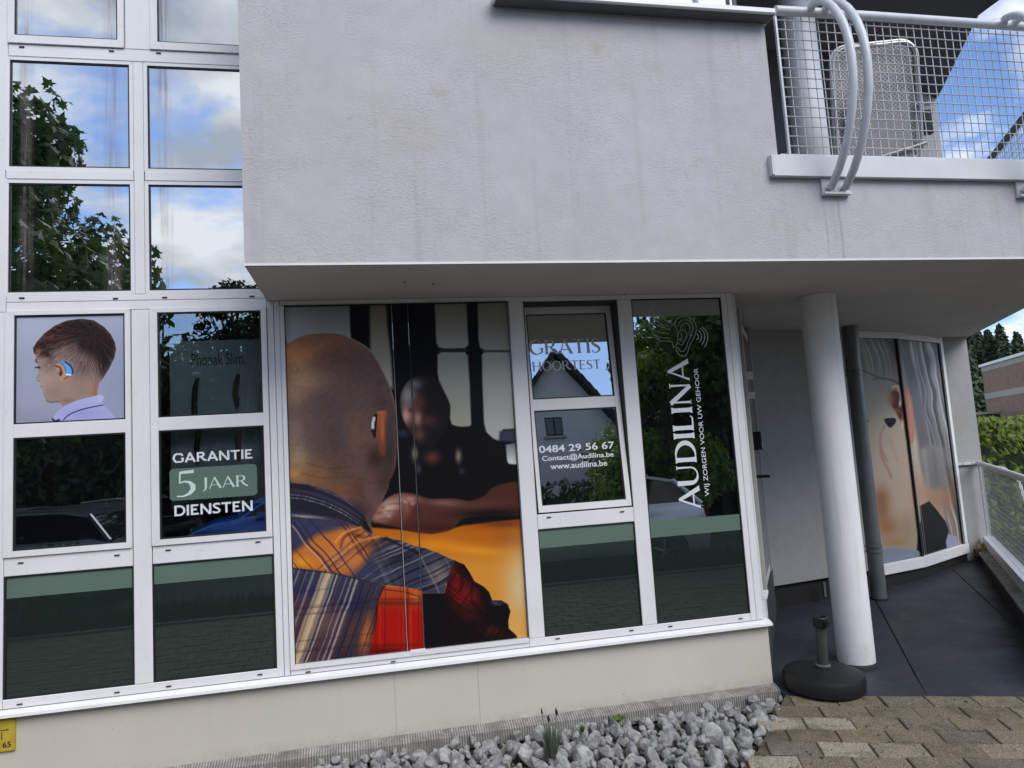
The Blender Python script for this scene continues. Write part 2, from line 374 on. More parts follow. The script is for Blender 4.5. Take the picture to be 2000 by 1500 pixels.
def leaf(name, a, b, tr=.35):
    g = G(name); p = g.pos()
    f = g.noise(p, 1.3, 3, .6); oi = g.noise(p, 17, 1, .5)
    c = g.mix(g.ramp(oi, .3, .7), g.ramp(f, .3, .7, (*a, 1), (*b, 1)), (*[(x+y)*.42 for x, y in zip(a, b)],))
    d = g.n('ShaderNodeBsdfPrincipled'); g.l(c, d.inputs['Base Color']); d.inputs['Roughness'].default_value = .55; d.inputs['Specular IOR Level'].default_value = .35
    t = g.n('ShaderNodeBsdfTranslucent'); g.l(c, t.inputs[0]); m_ = g.n('ShaderNodeMixShader'); m_.inputs[0].default_value = tr
    g.l(d.outputs[0], m_.inputs[1]); g.l(t.outputs[0], m_.inputs[2]); g.l(m_.outputs[0], g.o.inputs[0])
leaf('leaf_plane', (.025, .058, .014), (.075, .135, .026)); leaf('leaf_dark', (.014, .034, .014), (.04, .075, .025), .25)
leaf('leaf_bright', (.12, .24, .03), (.22, .34, .05)); leaf('leaf_conifer', (.03, .055, .03), (.055, .09, .04), .1)
leaf('leaf_hedge', (.10, .16, .02), (.20, .26, .03), .25); leaf('leaf_grey', (.10, .14, .10), (.20, .24, .17), .2); leaf('leaf_weed', (.07, .14, .02), (.12, .20, .04))
simple('sedum_red', (.28, .055, .045), .6, .3, 60); simple('dry_leaf', (.30, .19, .10), .8, .3, 30)
simple('grass', (.045, .075, .02), .8, .3, 10)
simple('lounger_frame', (.50, .49, .48), .35, .1, 10, metal=.4)
def weave():
    g = G('lounger_weave'); p = g.objc()
    ck = g.n('ShaderNodeTexChecker'); ck.inputs['Scale'].default_value = 60; ck.inputs[1].default_value = (.50, .495, .49, 1); ck.inputs[2].default_value = (.22, .215, .205, 1)
    g.l(p, ck.inputs[0]); g.bsdf(ck.outputs[0], .8)
weave()
simple('railing_beam', (.07, .075, .085), .5, .1)

simple('joint_sand', (.10, .085, .055), .95, .5, 12, bstr=.8, bscale=120, bdist=.006)
simple('litter', (.10, .075, .04), .9, .4, 40)
simple('moss', (.045, .065, .015), .95, .4, 40)
# ------------------------------------------------------------------ printed pictures (flat prints), painted with numpy
rng = np.random.RandomState(5)
def vnoise(h, w_, cell, seed=0):
    r = np.random.RandomState(seed); gh, gw = int(h/cell)+3, int(w_/cell)+3; g = r.rand(gh, gw)
    y = np.linspace(0, gh-2.001, h); x = np.linspace(0, gw-2.001, w_); yi = y.astype(int); xi = x.astype(int)
    fy = (y-yi)[:, None]; fx = (x-xi)[None, :]; fy = fy*fy*(3-2*fy); fx = fx*fx*(3-2*fx)
    a = g[np.ix_(yi, xi)]; b = g[np.ix_(yi, xi+1)]; c = g[np.ix_(yi+1, xi)]; d = g[np.ix_(yi+1, xi+1)]
    return (a*(1-fx)+b*fx)*(1-fy)+(c*(1-fx)+d*fx)*fy
def smooth_poly(pts, n=4):
    P = np.array(pts, float); out_ = []
    m_ = len(P)
    for i in range(m_):
        p0, p1, p2, p3 = P[i-1], P[i], P[(i+1) % m_], P[(i+2) % m_]
        for k in range(n):
            t = k/n; out_.append(.5*((2*p1)+(-p0+p2)*t+(2*p0-5*p1+4*p2-p3)*t*t+(-p0+3*p1-3*p2+p3)*t**3))
    return np.array(out_)
def threads(t, per, seed, keep=.5, sharp=1.0):
    """irregular parallel threads: 0..1 as a function of t"""
    r = np.random.RandomState(seed); n = 4096; a = r.rand(n); a = np.where(r.rand(n) < keep, a, a*.15)
    q = (t/per) % (n-2); i = np.floor(q).astype(int); f = q-i; f = np.clip((f-.5)*sharp+.5, 0, 1); f = f*f*(3-2*f)
    return a[i]*(1-f)+a[i+1]*f
class Canvas:
    def __init__(s, X, Y): s.X = X; s.Y = Y; s.c = np.zeros(X.shape+(3,)); s.a = 1.0
    def sdf(s, pts):
        P = np.asarray(pts, float); m_ = len(P); d = np.full(s.X.shape, 1e9); ins = np.zeros(s.X.shape, bool)
        for i in range(m_):
            a = P[i]; b = P[(i+1) % m_]; e = b-a; wx = s.X-a[0]; wy = s.Y-a[1]
            t = np.clip((wx*e[0]+wy*e[1])/max(e@e, 1e-9), 0, 1); d = np.minimum(d, (wx-e[0]*t)**2+(wy-e[1]*t)**2)
            if a[1] != b[1]:
                cond = ((a[1] > s.Y) != (b[1] > s.Y)) & (s.X < (b[0]-a[0])*(s.Y-a[1])/(b[1]-a[1])+a[0]); ins ^= cond
        d = np.sqrt(d); return np.where(ins, -d, d)
    def mask(s, pts, soft=1.0, sm=False):
        if sm: pts = smooth_poly(pts)
        t = np.clip(.5-s.sdf(pts)/(2*soft), 0, 1); return t*t*(3-2*t)
    def paint(s, col, m_, op=1.0):
        m_ = (m_*op)[..., None]; s.c = s.c*(1-m_)+np.asarray(col, float)*m_ if not callable(col) else s.c*(1-m_)+col(s)*m_
    def poly(s, pts, col, soft=1.0, op=1.0, sm=False, clip=None):
        k = s.mask(pts, soft, sm); k = k if clip is None else k*clip; s.paint(col, k, op); return k
    def blob(s, cx, cy, rx, ry, col, op=1.0, ang=0, clip=None, pw=1.0):
        a = math.radians(ang); dx = s.X-cx; dy = s.Y-cy; u = (dx*math.cos(a)+dy*math.sin(a))/rx; v = (-dx*math.sin(a)+dy*math.cos(a))/ry
        k = np.exp(-(u*u+v*v)**pw*1.2); k = k if clip is None else k*clip; s.paint(col, k, op)
    def stroke(s, pts, wd, col, soft=1.0, op=1.0, clip=None, sm=False):
        P = np.array(pts, float)
        if sm:
            Q = [];
            for i in range(len(P)-1):
                p0 = P[max(i-1, 0)]; p1 = P[i]; p2 = P[i+1]; p3 = P[min(i+2, len(P)-1)]
                for k in range(5):
                    t = k/5; Q.append(.5*((2*p1)+(-p0+p2)*t+(2*p0-5*p1+4*p2-p3)*t*t+(-p0+3*p1-3*p2+p3)*t**3))
            P = np.array(Q+[P[-1]])
        d = np.full(s.X.shape, 1e9)
        for a, b in zip(P[:-1], P[1:]):
            e = b-a; wx = s.X-a[0]; wy = s.Y-a[1]; t = np.clip((wx*e[0]+wy*e[1])/max(e@e, 1e-9), 0, 1)
            d = np.minimum(d, (wx-e[0]*t)**2+(wy-e[1]*t)**2)
        k = np.clip(.5-(np.sqrt(d)-wd/2)/(2*soft), 0, 1); k = k if clip is None else k*clip; s.paint(col, k, op)
def save_image(name, C, light, gain=1.0):
    """appearance (sRGB) divided by the light that falls there = colour of the print, stored linear"""
    lin = s2l(np.clip(C.c, 0, 255))/light[..., None]*gain; lin = np.clip(lin-.004, .003, .85)
    h, w_ = lin.shape[:2]; im = bpy.data.images.new(name, w_, h, float_buffer=True); im.colorspace_settings.name = 'Non-Color'
    px = np.ones((h, w_, 4), np.float32); px[..., :3] = lin; im.pixels.foreach_set(px.ravel()); im.pack() if False else None
    return im
def print_mat(name, im, gloss=.35, spec=.35):
    g = G(name); t = g.n('ShaderNodeTexImage'); t.image = im; t.extension = 'EXTEND'
    uv = g.n('ShaderNodeUVMap'); g.l(uv.outputs[0], t.inputs[0])
    g.bsdf(t.outputs[0], .5, 0, .15); return g.m
def canvas_plane(P0, ex, ez, w_, h, px):
    """P0 lower left corner, ex/ez unit vectors; rows bottom to top"""
    nx = max(8, int(w_*px)); nz = max(8, int(h*px))
    u = (np.arange(nx)+.5)/nx*w_; v = (np.arange(nz)+.5)/nz*h; U, V = np.meshgrid(u, v)
    Pw = np.array(P0)[None, None]+U[..., None]*np.array(ex)+V[..., None]*np.array(ez)
    X, Y = project(Pw); return Canvas(X, Y)
def uv_quad(name, P0, ex, ez, w_, h, mat, parent, sub=None):
    """rectangle sheet of a print; sub=(u0,u1,v0,v1) fraction of the picture it carries"""
    u0, u1, v0, v1 = sub or (0, 1, 0, 1); P0, ex, ez = Vector(P0), Vector(ex), Vector(ez); n = ez.cross(ex)  # towards the street
    c = [P0+ex*(w_*a)+ez*(h*b) for a, b in ((u0, v0), (u1, v0), (u1, v1), (u0, v1))]; bk = [q-n*-.0008 for q in c]
    o = obj(name, c+bk, [(0, 1, 2, 3), (7, 6, 5, 4), (0, 4, 5, 1), (1, 5, 6, 2), (2, 6, 7, 3), (3, 7, 4, 0)], mat, parent)
    uv = o.data.uv_layers.new(name='UVMap'); t = [(u0, v0), (u1, v0), (u1, v1), (u0, v1)]
    for li, l in enumerate(o.data.loops): uv.data[li].uv = t[l.vertex_index % 4]
    return o
def fieldY(C, stops):
    ys = [a for a, b in stops]; ls = [float(s2l(b))/.60 for a, b in stops]; return np.interp(C.Y, ys, ls)
def cc(ox, oy, sc, pts): return [(ox+x/sc, oy+y/sc) for x, y in pts]

def paint_consult(C):
    D3 = lambda p: cc(540, 580, 4.054, p); D4 = lambda p: cc(720, 580, 4.054, p); D5 = lambda p: cc(540, 920, 3.75, p); D6 = lambda p: cc(780, 900, 3.947, p)
    h, w_ = C.X.shape; X, Y = C.X, C.Y
    C.c[:] = (14, 15, 19)
    g = lambda a, b, y0, y1: (lambda s: np.asarray(a, float)+(np.asarray(b, float)-np.asarray(a, float))*np.clip((s.Y-y0)/(y1-y0), 0, 1)[..., None])
    C.poly([(540, 580), (682, 580), (684, 640), (688, 700), (540, 720)], g((74, 77, 77), (128, 134, 138), 598, 665), 2.5)
    C.blob(565, 640, 45, 40, (124, 132, 138), .6)
    C.poly([(722, 580), (753, 580), (757, 640), (764, 700), (768, 760), (740, 740), (723, 690)], g((72, 70, 66), (146, 142, 128), 600, 720), 4)
    for a, b, c0, c1 in ((D4([(520, 0), (772, 0), (782, 250), (790, 380), (760, 408), (600, 410), (552, 400), (535, 360)]), 0, (70, 71, 68), (128, 131, 126)),
                         (D4([(860, 0), (1180, 0), (1180, 425), (920, 425), (880, 400), (868, 340)]), 0, (70, 71, 68), (120, 122, 116))):
        C.poly(a, g(c0, c1, 595, 680), 2.2)
    k = C.poly(D4([(545, 460), (575, 437), (760, 437), (785, 465), (800, 700), (812, 1010), (795, 1032), (700, 1034), (655, 1005), (640, 950), (644, 860), (610, 780), (560, 690), (545, 600)]), g((128, 131, 126), (150, 149, 136), 690, 830), 2.2)
    k = C.poly(D4([(895, 460), (915, 437), (1190, 437), (1190, 1040), (1060, 1050), (1040, 1140), (1000, 1140), (930, 1070), (912, 1000), (900, 700)]), g((136, 138, 131), (168, 168, 162), 690, 850), 2.4)
    C.stroke(D4([(560, 425), (780, 423)]), 4, (56, 46, 36), 1.5, .8); C.stroke(D4([(900, 430), (1120, 430)]), 3, (90, 74, 50), 1.5, .7)
    C.poly(D4([(1035, 1065), (1165, 1045), (1175, 1150), (1030, 1140)]), (58, 60, 72), 3)
    C.poly(D4([(1083, 1170), (1200, 1150), (1200, 1330), (1110, 1322), (1085, 1290)]), g((120, 122, 126), (198, 202, 198), 868, 900), 2.5)
    # the man across the table, out of focus
    C.poly(D4([(150, 1100), (250, 1080), (420, 1100), (600, 1010), (740, 1030), (860, 1020), (980, 1120), (1080, 1160), (1100, 1340), (1300, 1500), (1300, 1800), (100, 1800)]), (14, 15, 21), 3)
    C.blob(*D4([(270, 1080)])[0], 14, 9, (52, 58, 78), .8)
    hd = C.mask(D4([(250, 830), (265, 740), (320, 660), (400, 625), (480, 625), (550, 660), (600, 760), (640, 850), (640, 960), (600, 1060), (520, 1180), (430, 1190), (370, 1130), (310, 1040), (270, 960)]), 3, True)
    C.paint((26, 24, 27), hd)
    for cx, cy, rx, ry, col, op in ((330, 900, 90, 150, (120, 84, 76), .8), (310, 780, 70, 110, (134, 130, 134), .95), (370, 690, 60, 45, (104, 100, 102), .9), (295, 940, 42, 70, (186, 146, 134), .95), (390, 965, 36, 60, (170, 116, 100), .95),
                                    (390, 840, 60, 50, (88, 50, 44), .8), (340, 895, 26, 22, (70, 34, 30), .8), (400, 1090, 50, 60, (104, 62, 60), .9), (480, 980, 55, 40, (104, 54, 52), .8), (520, 1000, 60, 60, (48, 34, 36), .5), (470, 890, 50, 26, (34, 26, 30), .7)):
        x, y = D4([(cx, cy)])[0]; C.blob(x, y, rx/4.05, ry/4.05, col, op, clip=hd)
    for cx, cy, rx, ry, col, op in ((505, 1270, 70, 60, (96, 56, 50), .9), (365, 1240, 26, 62, (150, 128, 108), .95), (710, 1260, 26, 58, (140, 118, 108), .95), (395, 1360, 22, 40, (78, 82, 88), .8), (735, 1380, 30, 28, (48, 50, 56), .9)):
        x, y = D4([(cx, cy)])[0]; C.blob(x, y, rx/4.05, ry/4.05, col, op)
    # table
    tb = C.poly([(700, 1028), (780, 1034), (843, 1042), (905, 1026), (960, 1020), (1040, 1012), (1060, 1320), (700, 1320)], g((176, 92, 20), (206, 136, 50), 1030, 1110), 3)
    C.blob(1000, 1050, 45, 22, (150, 78, 22), .8, clip=tb); C.blob(985, 1022, 60, 10, (96, 44, 24), .8, clip=tb); C.blob(850, 1062, 60, 12, (220, 138, 30), .7, clip=tb)
    C.blob(930, 1075, 70, 9, (226, 148, 34), .7, 5, tb); C.blob(1015, 1150, 34, 90, (205, 184, 142), .9, clip=tb); C.blob(1005, 1225, 30, 40, (214, 160, 82), .9, clip=tb)
    C.blob(920, 1052, 45, 10, (176, 96, 22), .6, clip=tb)
    # hands and forearm
    hb = [(724, 1017), (735, 995), (748, 979), (764, 968), (782, 962), (800, 963), (815, 966), (841, 974), (886, 973), (917, 978), (945, 968), (958, 955), (972, 948), (1006, 941), (1030, 950), (1030, 1004), (960, 1006), (907, 1012), (881, 1034), (843, 1042), (805, 1038), (780, 1031), (745, 1024)]
    ar = C.mask(hb, 3, True); C.paint((74, 42, 36), ar)
    C.blob(762, 990, 30, 20, (196, 160, 148), .95, -25, ar); C.blob(800, 975, 22, 9, (172, 128, 116), .9, 5, ar); C.blob(742, 1010, 18, 10, (170, 122, 108), .9, 0, ar)
    C.blob(783, 1008, 14, 14, (118, 60, 52), .9, 0, ar); C.blob(797, 992, 8, 14, (150, 96, 86), .8, 0, ar); C.blob(845, 1000, 42, 22, (84, 46, 42), .8, 0, ar); C.blob(870, 982, 40, 8, (126, 92, 86), .8, 5, ar)
    C.blob(935, 988, 60, 12, (92, 60, 48), .7, -8, ar); C.blob(990, 960, 30, 14, (76, 42, 30), .8, -20, ar); C.blob(960, 1004, 80, 12, (22, 16, 18), .9, 0, ar); C.blob(850, 1030, 50, 9, (60, 28, 22), .8, 0, ar)
    for pts in ([(746, 992), (764, 984), (786, 984)], [(738, 1003), (760, 998), (784, 1000)], [(742, 1014), (764, 1012), (786, 1014)], [(790, 972), (800, 988), (798, 1006)], [(812, 975), (826, 990), (830, 1008)]): C.stroke(pts, 2.5, (96, 50, 42), 3, .6, sm=True, clip=ar)
    for x, y in ((756, 988), (752, 1000), (760, 1008), (792, 980), (806, 984)): C.blob(x, y, 5, 4, (206, 168, 152), .5, clip=ar)
    # near man: head and neck
    head = D3([(60, 400), (93, 375), (150, 335), (250, 300), (400, 288), (520, 300), (620, 343), (720, 405), (790, 490), (850, 605), (900, 715), (932, 840), (948, 960), (957, 1100), (948, 1300), (925, 1400), (895, 1460)])+[(753, 962), (737, 995), (724, 1014), (727, 1045), (700, 1060), (560, 1000), (545, 900)]
    hm = C.mask(head, 1.3, True); C.paint((96, 74, 68), hm)
    for cx, cy, rx, ry, col, op in ((575, 700, 40, 36, (178, 112, 68), .95), (640, 672, 60, 16, (112, 78, 60), .8), (660, 690, 50, 26, (98, 68, 56), .7), (603, 742, 36, 24, (168, 130, 102), .85), (575, 765, 22, 32, (150, 122, 100), .85),
                                    (700, 720, 40, 45, (88, 72, 70), .8), (740, 760, 26, 50, (80, 64, 64), .8), (660, 800, 66, 46, (86, 70, 70), .9), (655, 860, 50, 52, (74, 62, 62), .95), (600, 830, 30, 55, (98, 80, 74), .6), (575, 850, 18, 50, (126, 108, 96), .8),
                                    (583, 895, 24, 26, (142, 124, 96), .9), (578, 925, 22, 18, (168, 122, 76), .95), (620, 925, 40, 28, (132, 92, 60), .8), (690, 830, 22, 36, (96, 76, 62), .75), (700, 860, 24, 22, (104, 76, 62), .7), (663, 910, 30, 36, (82, 62, 50), .8),
                                    (735, 895, 22, 28, (54, 36, 34), .95), (762, 880, 14, 60, (50, 42, 44), .95), (750, 940, 22, 30, (60, 42, 40), .85), (700, 950, 28, 26, (84, 54, 46), .8), (650, 960, 40, 20, (112, 72, 46), .7), (700, 1000, 26, 26, (52, 38, 38), .9), (765, 820, 10, 40, (66, 56, 58), .9), (745, 790, 16, 18, (60, 46, 46), .6)):
        C.blob(cx, cy, rx, ry, col, op, clip=hm)
    C.blob(585, 745, 26, 44, (160, 126, 98), .55, clip=hm); C.blob(600, 690, 34, 16, (166, 108, 70), .5, -20, hm); C.blob(640, 735, 40, 22, (112, 88, 74), .45, clip=hm)
    C.c *= (1+hm*(.06+(vnoise(h, w_, 2.2, 3)-.5)*.14+(vnoise(h, w_, 9, 31)-.5)*.08))[..., None]
    for pts in ([(600, 905), (650, 915), (700, 908)], [(590, 925), (640, 934), (690, 930)], [(700, 960), (720, 985), (728, 1010)]): C.stroke(pts, 2, (70, 46, 36), 2.5, .35, sm=True, clip=hm)
    C.stroke(D3([(560, 312), (620, 345), (720, 405), (790, 490), (850, 605), (900, 715), (932, 840), (945, 940)]), 2.0, (150, 134, 120), 1.0, .75, sm=True)
    C.stroke(D5([(820, 100), (800, 160), (740, 290)]), 2.0, (150, 120, 100), 1.3, .45, sm=True)
    # ear and aid
    C.poly(D3([(795, 915), (830, 900), (865, 903), (873, 930), (860, 985), (852, 1040), (860, 1150), (862, 1240), (840, 1260), (815, 1225), (790, 1130), (772, 1100), (785, 1010)]), g((168, 92, 58), (100, 54, 42), 805, 890), 1.2, sm=True)
    C.stroke(D3([(862, 915), (856, 1020), (862, 1140)]), 2.2, (112, 62, 46), 1.2, .7); C.blob(747, 838, 4, 26, (196, 108, 66), .7)
    C.poly(D3([(795, 925), (768, 940), (745, 985), (748, 1050), (765, 1105), (778, 1115), (788, 1050), (790, 980)]), (34, 32, 36), 1.0, sm=True)
    C.stroke(D3([(772, 960), (762, 1000), (762, 1035)]), 6, (196, 202, 206), 1.2); C.stroke(D3([(796, 935), (790, 1000), (782, 1110)]), 2, (16, 14, 16), .8)
    # collar
    wv1 = vnoise(h, w_, 26, 8)-.5; wv2 = vnoise(h, w_, 60, 12)-.5; jit = wv1*5; fold = wv2*14
    col = D5([(60, 80), (108, 85), (230, 100), (400, 150), (540, 230), (640, 330), (705, 465), (620, 412), (480, 360), (300, 348), (110, 335), (60, 335)])
    cm = C.mask(col, 1.0); C.paint((36, 35, 46), cm)
    arc = Y-(935+((X-560)/155.)**2*62)+jit*.25
    C.paint((66, 66, 92), np.clip(threads(arc, 5.5, 3)*1.2, 0, 1)*cm, .6)
    C.paint((168, 166, 172), np.clip(threads(arc, 3.1, 4, .4, 2.2)-.45, 0, 1)*1.9*cm*(.35+.65*threads(X+Y*.5, 2.0, 5, .7, 2)), .85); C.blob(600, 1009, 44, 3.5, (186, 176, 164), .6, 5, cm)
    C.blob(722, 1028, 22, 30, (18, 18, 24), .85, clip=cm); C.blob(600, 948, 50, 5, (22, 20, 28), .6, 6, cm)
    # yoke
    yk = [(550, 1008)]+D5([(110, 335), (300, 350), (480, 362), (620, 412), (705, 462), (740, 480), (800, 488), (900, 505), (1000, 545), (1120, 572)])+D6([(210, 680), (300, 710), (380, 750), (432, 770), (400, 850), (360, 950), (350, 1025), (180, 1020)])+D5([(1050, 872), (950, 850), (820, 838), (680, 820), (600, 790), (420, 745), (120, 712), (60, 706)])
    ym = C.mask(yk, 1.0); C.paint((58, 58, 76), ym)
    og = D5([(60, 640), (120, 598), (200, 545), (300, 460), (390, 440), (520, 410), (640, 425), (745, 480), (740, 540), (690, 600), (650, 660), (560, 760), (430, 752), (120, 715), (60, 710)])
    om = C.mask(og, 9, True)*ym
    u = X*.80-Y*.60+jit*.6+fold*.5; v = X*.62+Y*.78+jit*.6+fold*.4
    C.paint((196, 112, 46), om, .95); C.blob(585, 1098, 30, 12, (230, 150, 40), .8, clip=om); C.blob(690, 1050, 40, 12, (214, 128, 56), .7, -12, om); C.blob(665, 1085, 34, 26, (184, 128, 96), .55, clip=om)
    C.blob(650, 1060, 20, 14, (196, 104, 46), .6, -30, om)
    C.blob(770, 1082, 50, 22, (34, 34, 42), .95, 15, ym); C.blob(735, 1066, 18, 12, (78, 56, 52), .7, clip=ym); C.blob(815, 1118, 46, 24, (50, 54, 76), .8, 20, ym); C.blob(857, 1120, 22, 24, (132, 116, 106), .85, -40, ym); C.blob(725, 1118, 40, 14, (52, 56, 84), .85, clip=ym); C.blob(600, 1030, 44, 16, (54, 58, 92), .9, clip=ym)
    lm_ = np.clip((765-X)/50, 0, 1); e1 = threads(u, 3.3, 11, .55, 1.6); e2 = threads(v, 3.6, 12, .5, 1.6)
    C.paint((48, 34, 56), np.clip(e1-.35, 0, 1)*1.6*ym*lm_, .75); C.paint((52, 38, 60), np.clip(e2-.42, 0, 1)*1.6*ym*lm_, .6)
    C.paint((206, 184, 160), np.clip(threads(u+9, 4.4, 13, .35, 2.4)-.6, 0, 1)*2.4*ym*lm_, .55); C.paint((206, 184, 168), np.clip(threads(v+9, 5.2, 14, .3, 2.4)-.62, 0, 1)*2.2*ym*lm_, .4)
    v2 = X*.42+Y*.91+jit*.5+fold*.3; u2 = X*.90-Y*.44+jit*.5
    C.paint((150, 144, 146), np.clip(threads(v2, 3.4, 15, .45, 2)-.42, 0, 1)*1.7*ym*(1-lm_), .65); C.paint((16, 16, 22), np.clip(threads(v2+50, 4.4, 16, .5, 1.4)-.35, 0, 1)*1.5*ym*(1-lm_), .75); C.paint((150, 140, 134), np.clip(threads(u2, 4.6, 17, .3, 2)-.55, 0, 1)*2*ym*(1-lm_), .45)
    for pts, wd_, cl_, op_ in ((D5([(430, 520), (500, 450), (620, 412)]), 2.6, (236, 160, 84), .8), (D5([(540, 560), (630, 505), (750, 480)]), 3, (232, 152, 70), .8), (D5([(470, 560), (500, 480), (600, 432)]), 5, (96, 50, 38), .7), (D5([(600, 600), (660, 540), (750, 510)]), 6, (92, 56, 48), .6), (D5([(800, 490), (900, 540), (1040, 600)]), 5, (20, 20, 26), .8), (D6([(430, 775), (400, 830), (370, 940)]), 3, (46, 34, 34), .9)):
        C.stroke(pts, wd_, cl_, 2.0, op_, sm=True)
    C.blob(700, 1046, 14, 5, (30, 24, 30), .6, 10, ym)
    # back panel
    bk = D5([(60, 706), (120, 712), (420, 745), (600, 790), (680, 820), (795, 842), (745, 950), (735, 1100), (712, 1180), (690, 1260), (690, 1420), (60, 1500)])
    bm_ = C.mask(bk, 1.0); C.paint(g((54, 56, 74), (74, 52, 56), 1120, 1200), bm_)
    C.blob(600, 1152, 60, 14, (38, 42, 78), .7, 5, bm_); C.blob(690, 1178, 44, 24, (34, 38, 66), .95, clip=bm_); C.blob(690, 1290, 60, 22, (38, 30, 42), .85, clip=bm_); C.blob(714, 1240, 11, 42, (182, 100, 46), .9, 8, bm_); C.blob(630, 1215, 40, 26, (120, 92, 90), .5, clip=bm_)
    sl = X+(Y-1125)*.36+jit*.45
    for x0, wd, colr, op in ((639, 9, (214, 184, 140), .92), (627, 2.2, (176, 160, 150), .7), (652, 1.8, (190, 180, 172), .8), (659, 1.6, (190, 180, 172), .8), (610, 2.2, (150, 146, 156), .7), (580, 2, (160, 156, 160), .6), (700, 2.6, (178, 168, 172), .8), (690, 1.8, (166, 156, 162), .7), (680, 2, (160, 148, 152), .6), (712, 1.8, (128, 120, 132), .6), (735, 1.8, (122, 106, 112), .6)):
        C.paint(colr, np.exp(-((sl-x0)/wd)**2)*bm_, op)
    C.paint((30, 28, 44), np.clip(threads(sl, 2.9, 21, .55, 1.8)-.38, 0, 1)*1.6*bm_, .75); C.paint((186, 176, 172), np.clip(threads(sl+40, 3.7, 22, .35, 2.4)-.6, 0, 1)*2.2*bm_, .34)
    C.paint((34, 30, 46), np.clip(threads(Y+X*.10+jit*.3, 4.2, 23, .45, 1.8)-.5, 0, 1)*1.6*bm_, .55); C.paint((166, 150, 148), np.clip(threads(Y+X*.10+60, 6.0, 24, .2, 2)-.6, 0, 1)*2*bm_, .25)
    C.stroke(D5([(120, 712), (420, 748), (600, 792), (790, 842)]), 2, (24, 22, 30), 1.2, .8)
    C.stroke(D5([(795, 850), (750, 950), (735, 1100), (715, 1190)]), 5, (14, 10, 14), 2.5, .85, sm=True)
    # red panel
    rd = D5([(795, 842), (950, 852), (1060, 875), (1085, 900), (1085, 1400), (680, 1420), (690, 1260), (712, 1180), (735, 1100), (745, 950)])
    rm = C.mask(rd, 1.0)*np.clip((829-X+(Y-1150)*.02)/2, 0, 1); C.paint(g((178, 76, 34), (162, 26, 18), 1150, 1195), rm)
    C.blob(812, 1168, 12, 14, (200, 120, 62), .8, clip=rm); C.blob(727, 1180, 7, 55, (18, 10, 12), .9, 6, rm)
    C.paint((84, 12, 12), np.clip(threads(X+jit*.5, 3.6, 31, .5, 1.6)-.4, 0, 1)*1.6*rm, .75); C.paint((226, 74, 40), np.clip(threads(X+jit*.5+30, 4.6, 32, .35, 2)-.55, 0, 1)*2*rm, .55); C.paint((70, 26, 18), np.clip(threads(Y, 6, 33, .4, 1.6)-.45, 0, 1)*1.6*rm, .45); C.paint((84, 34, 20), np.exp(-((Y-1178)/5)**2)*rm, .7)
    C.blob(750, 1272, 60, 10, (54, 8, 10), .7, clip=rm); C.stroke([(745, 1150), (790, 1156), (822, 1166)], 2, (60, 24, 16), 1.5, .8)
    # sleeve
    sv = D6([(430, 770), (500, 800), (540, 860), (580, 930), (650, 970), (690, 1010), (715, 1075), (785, 1075), (835, 1105), (855, 1160), (838, 1230), (842, 1290), (905, 1350), (905, 1450), (190, 1450), (180, 1022), (350, 1022), (370, 930)])
    sm_ = C.mask(sv, 1.2); C.paint((24, 18, 21), sm_)
    C.blob(895, 1150, 24, 40, (126, 22, 24), .95, -10, sm_); C.blob(918, 1165, 22, 22, (132, 28, 28), .8, clip=sm_); C.blob(890, 1110, 16, 20, (104, 30, 26), .8, clip=sm_); C.blob(960, 1232, 30, 14, (70, 32, 24), .8, clip=sm_); C.blob(922, 1195, 26, 18, (72, 26, 26), .7, clip=sm_)
    C.blob(972, 1178, 14, 5, (84, 90, 120), .9, 5, sm_); C.blob(975, 1200, 18, 16, (14, 13, 20), .95, clip=sm_); C.blob(908, 1115, 9, 16, (18, 12, 16), .9, -35, sm_); C.blob(945, 1158, 8, 22, (22, 12, 14), .8, -25, sm_); C.blob(850, 1200, 24, 50, (16, 14, 18), .9, clip=sm_)
    C.paint((18, 8, 10), np.clip(threads(X*.8+Y*.6+jit*.5, 3.2, 41, .5, 1.6)-.4, 0, 1)*1.5*sm_, .6); C.paint((20, 9, 12), np.clip(threads(X*.6-Y*.8+jit*.5+2000, 3.2, 42, .5, 1.6)-.45, 0, 1)*1.5*sm_, .5)
    C.c *= (1+(threads(X*.6-Y*.8+3000, 3.0, 43, .6, 2)-.5)*.25*sm_)[..., None]
    for pts in (D6([(430, 800), (480, 900), (470, 1000)]), D6([(560, 960), (560, 1080), (640, 1180)]), D6([(640, 1000), (680, 1100), (660, 1200)]), D6([(380, 1040), (460, 1120), (600, 1180)])): C.stroke(pts, 4, (18, 8, 10), 3, .6, sm=True, clip=sm_)
    sharp = (rng.rand(h, w_)-.5)*np.maximum(np.maximum(cm, ym), np.maximum(bm_, sm_))*16+(rng.rand(h, w_)-.5)*4*(hm+.3)
    C.c += sharp[..., None]

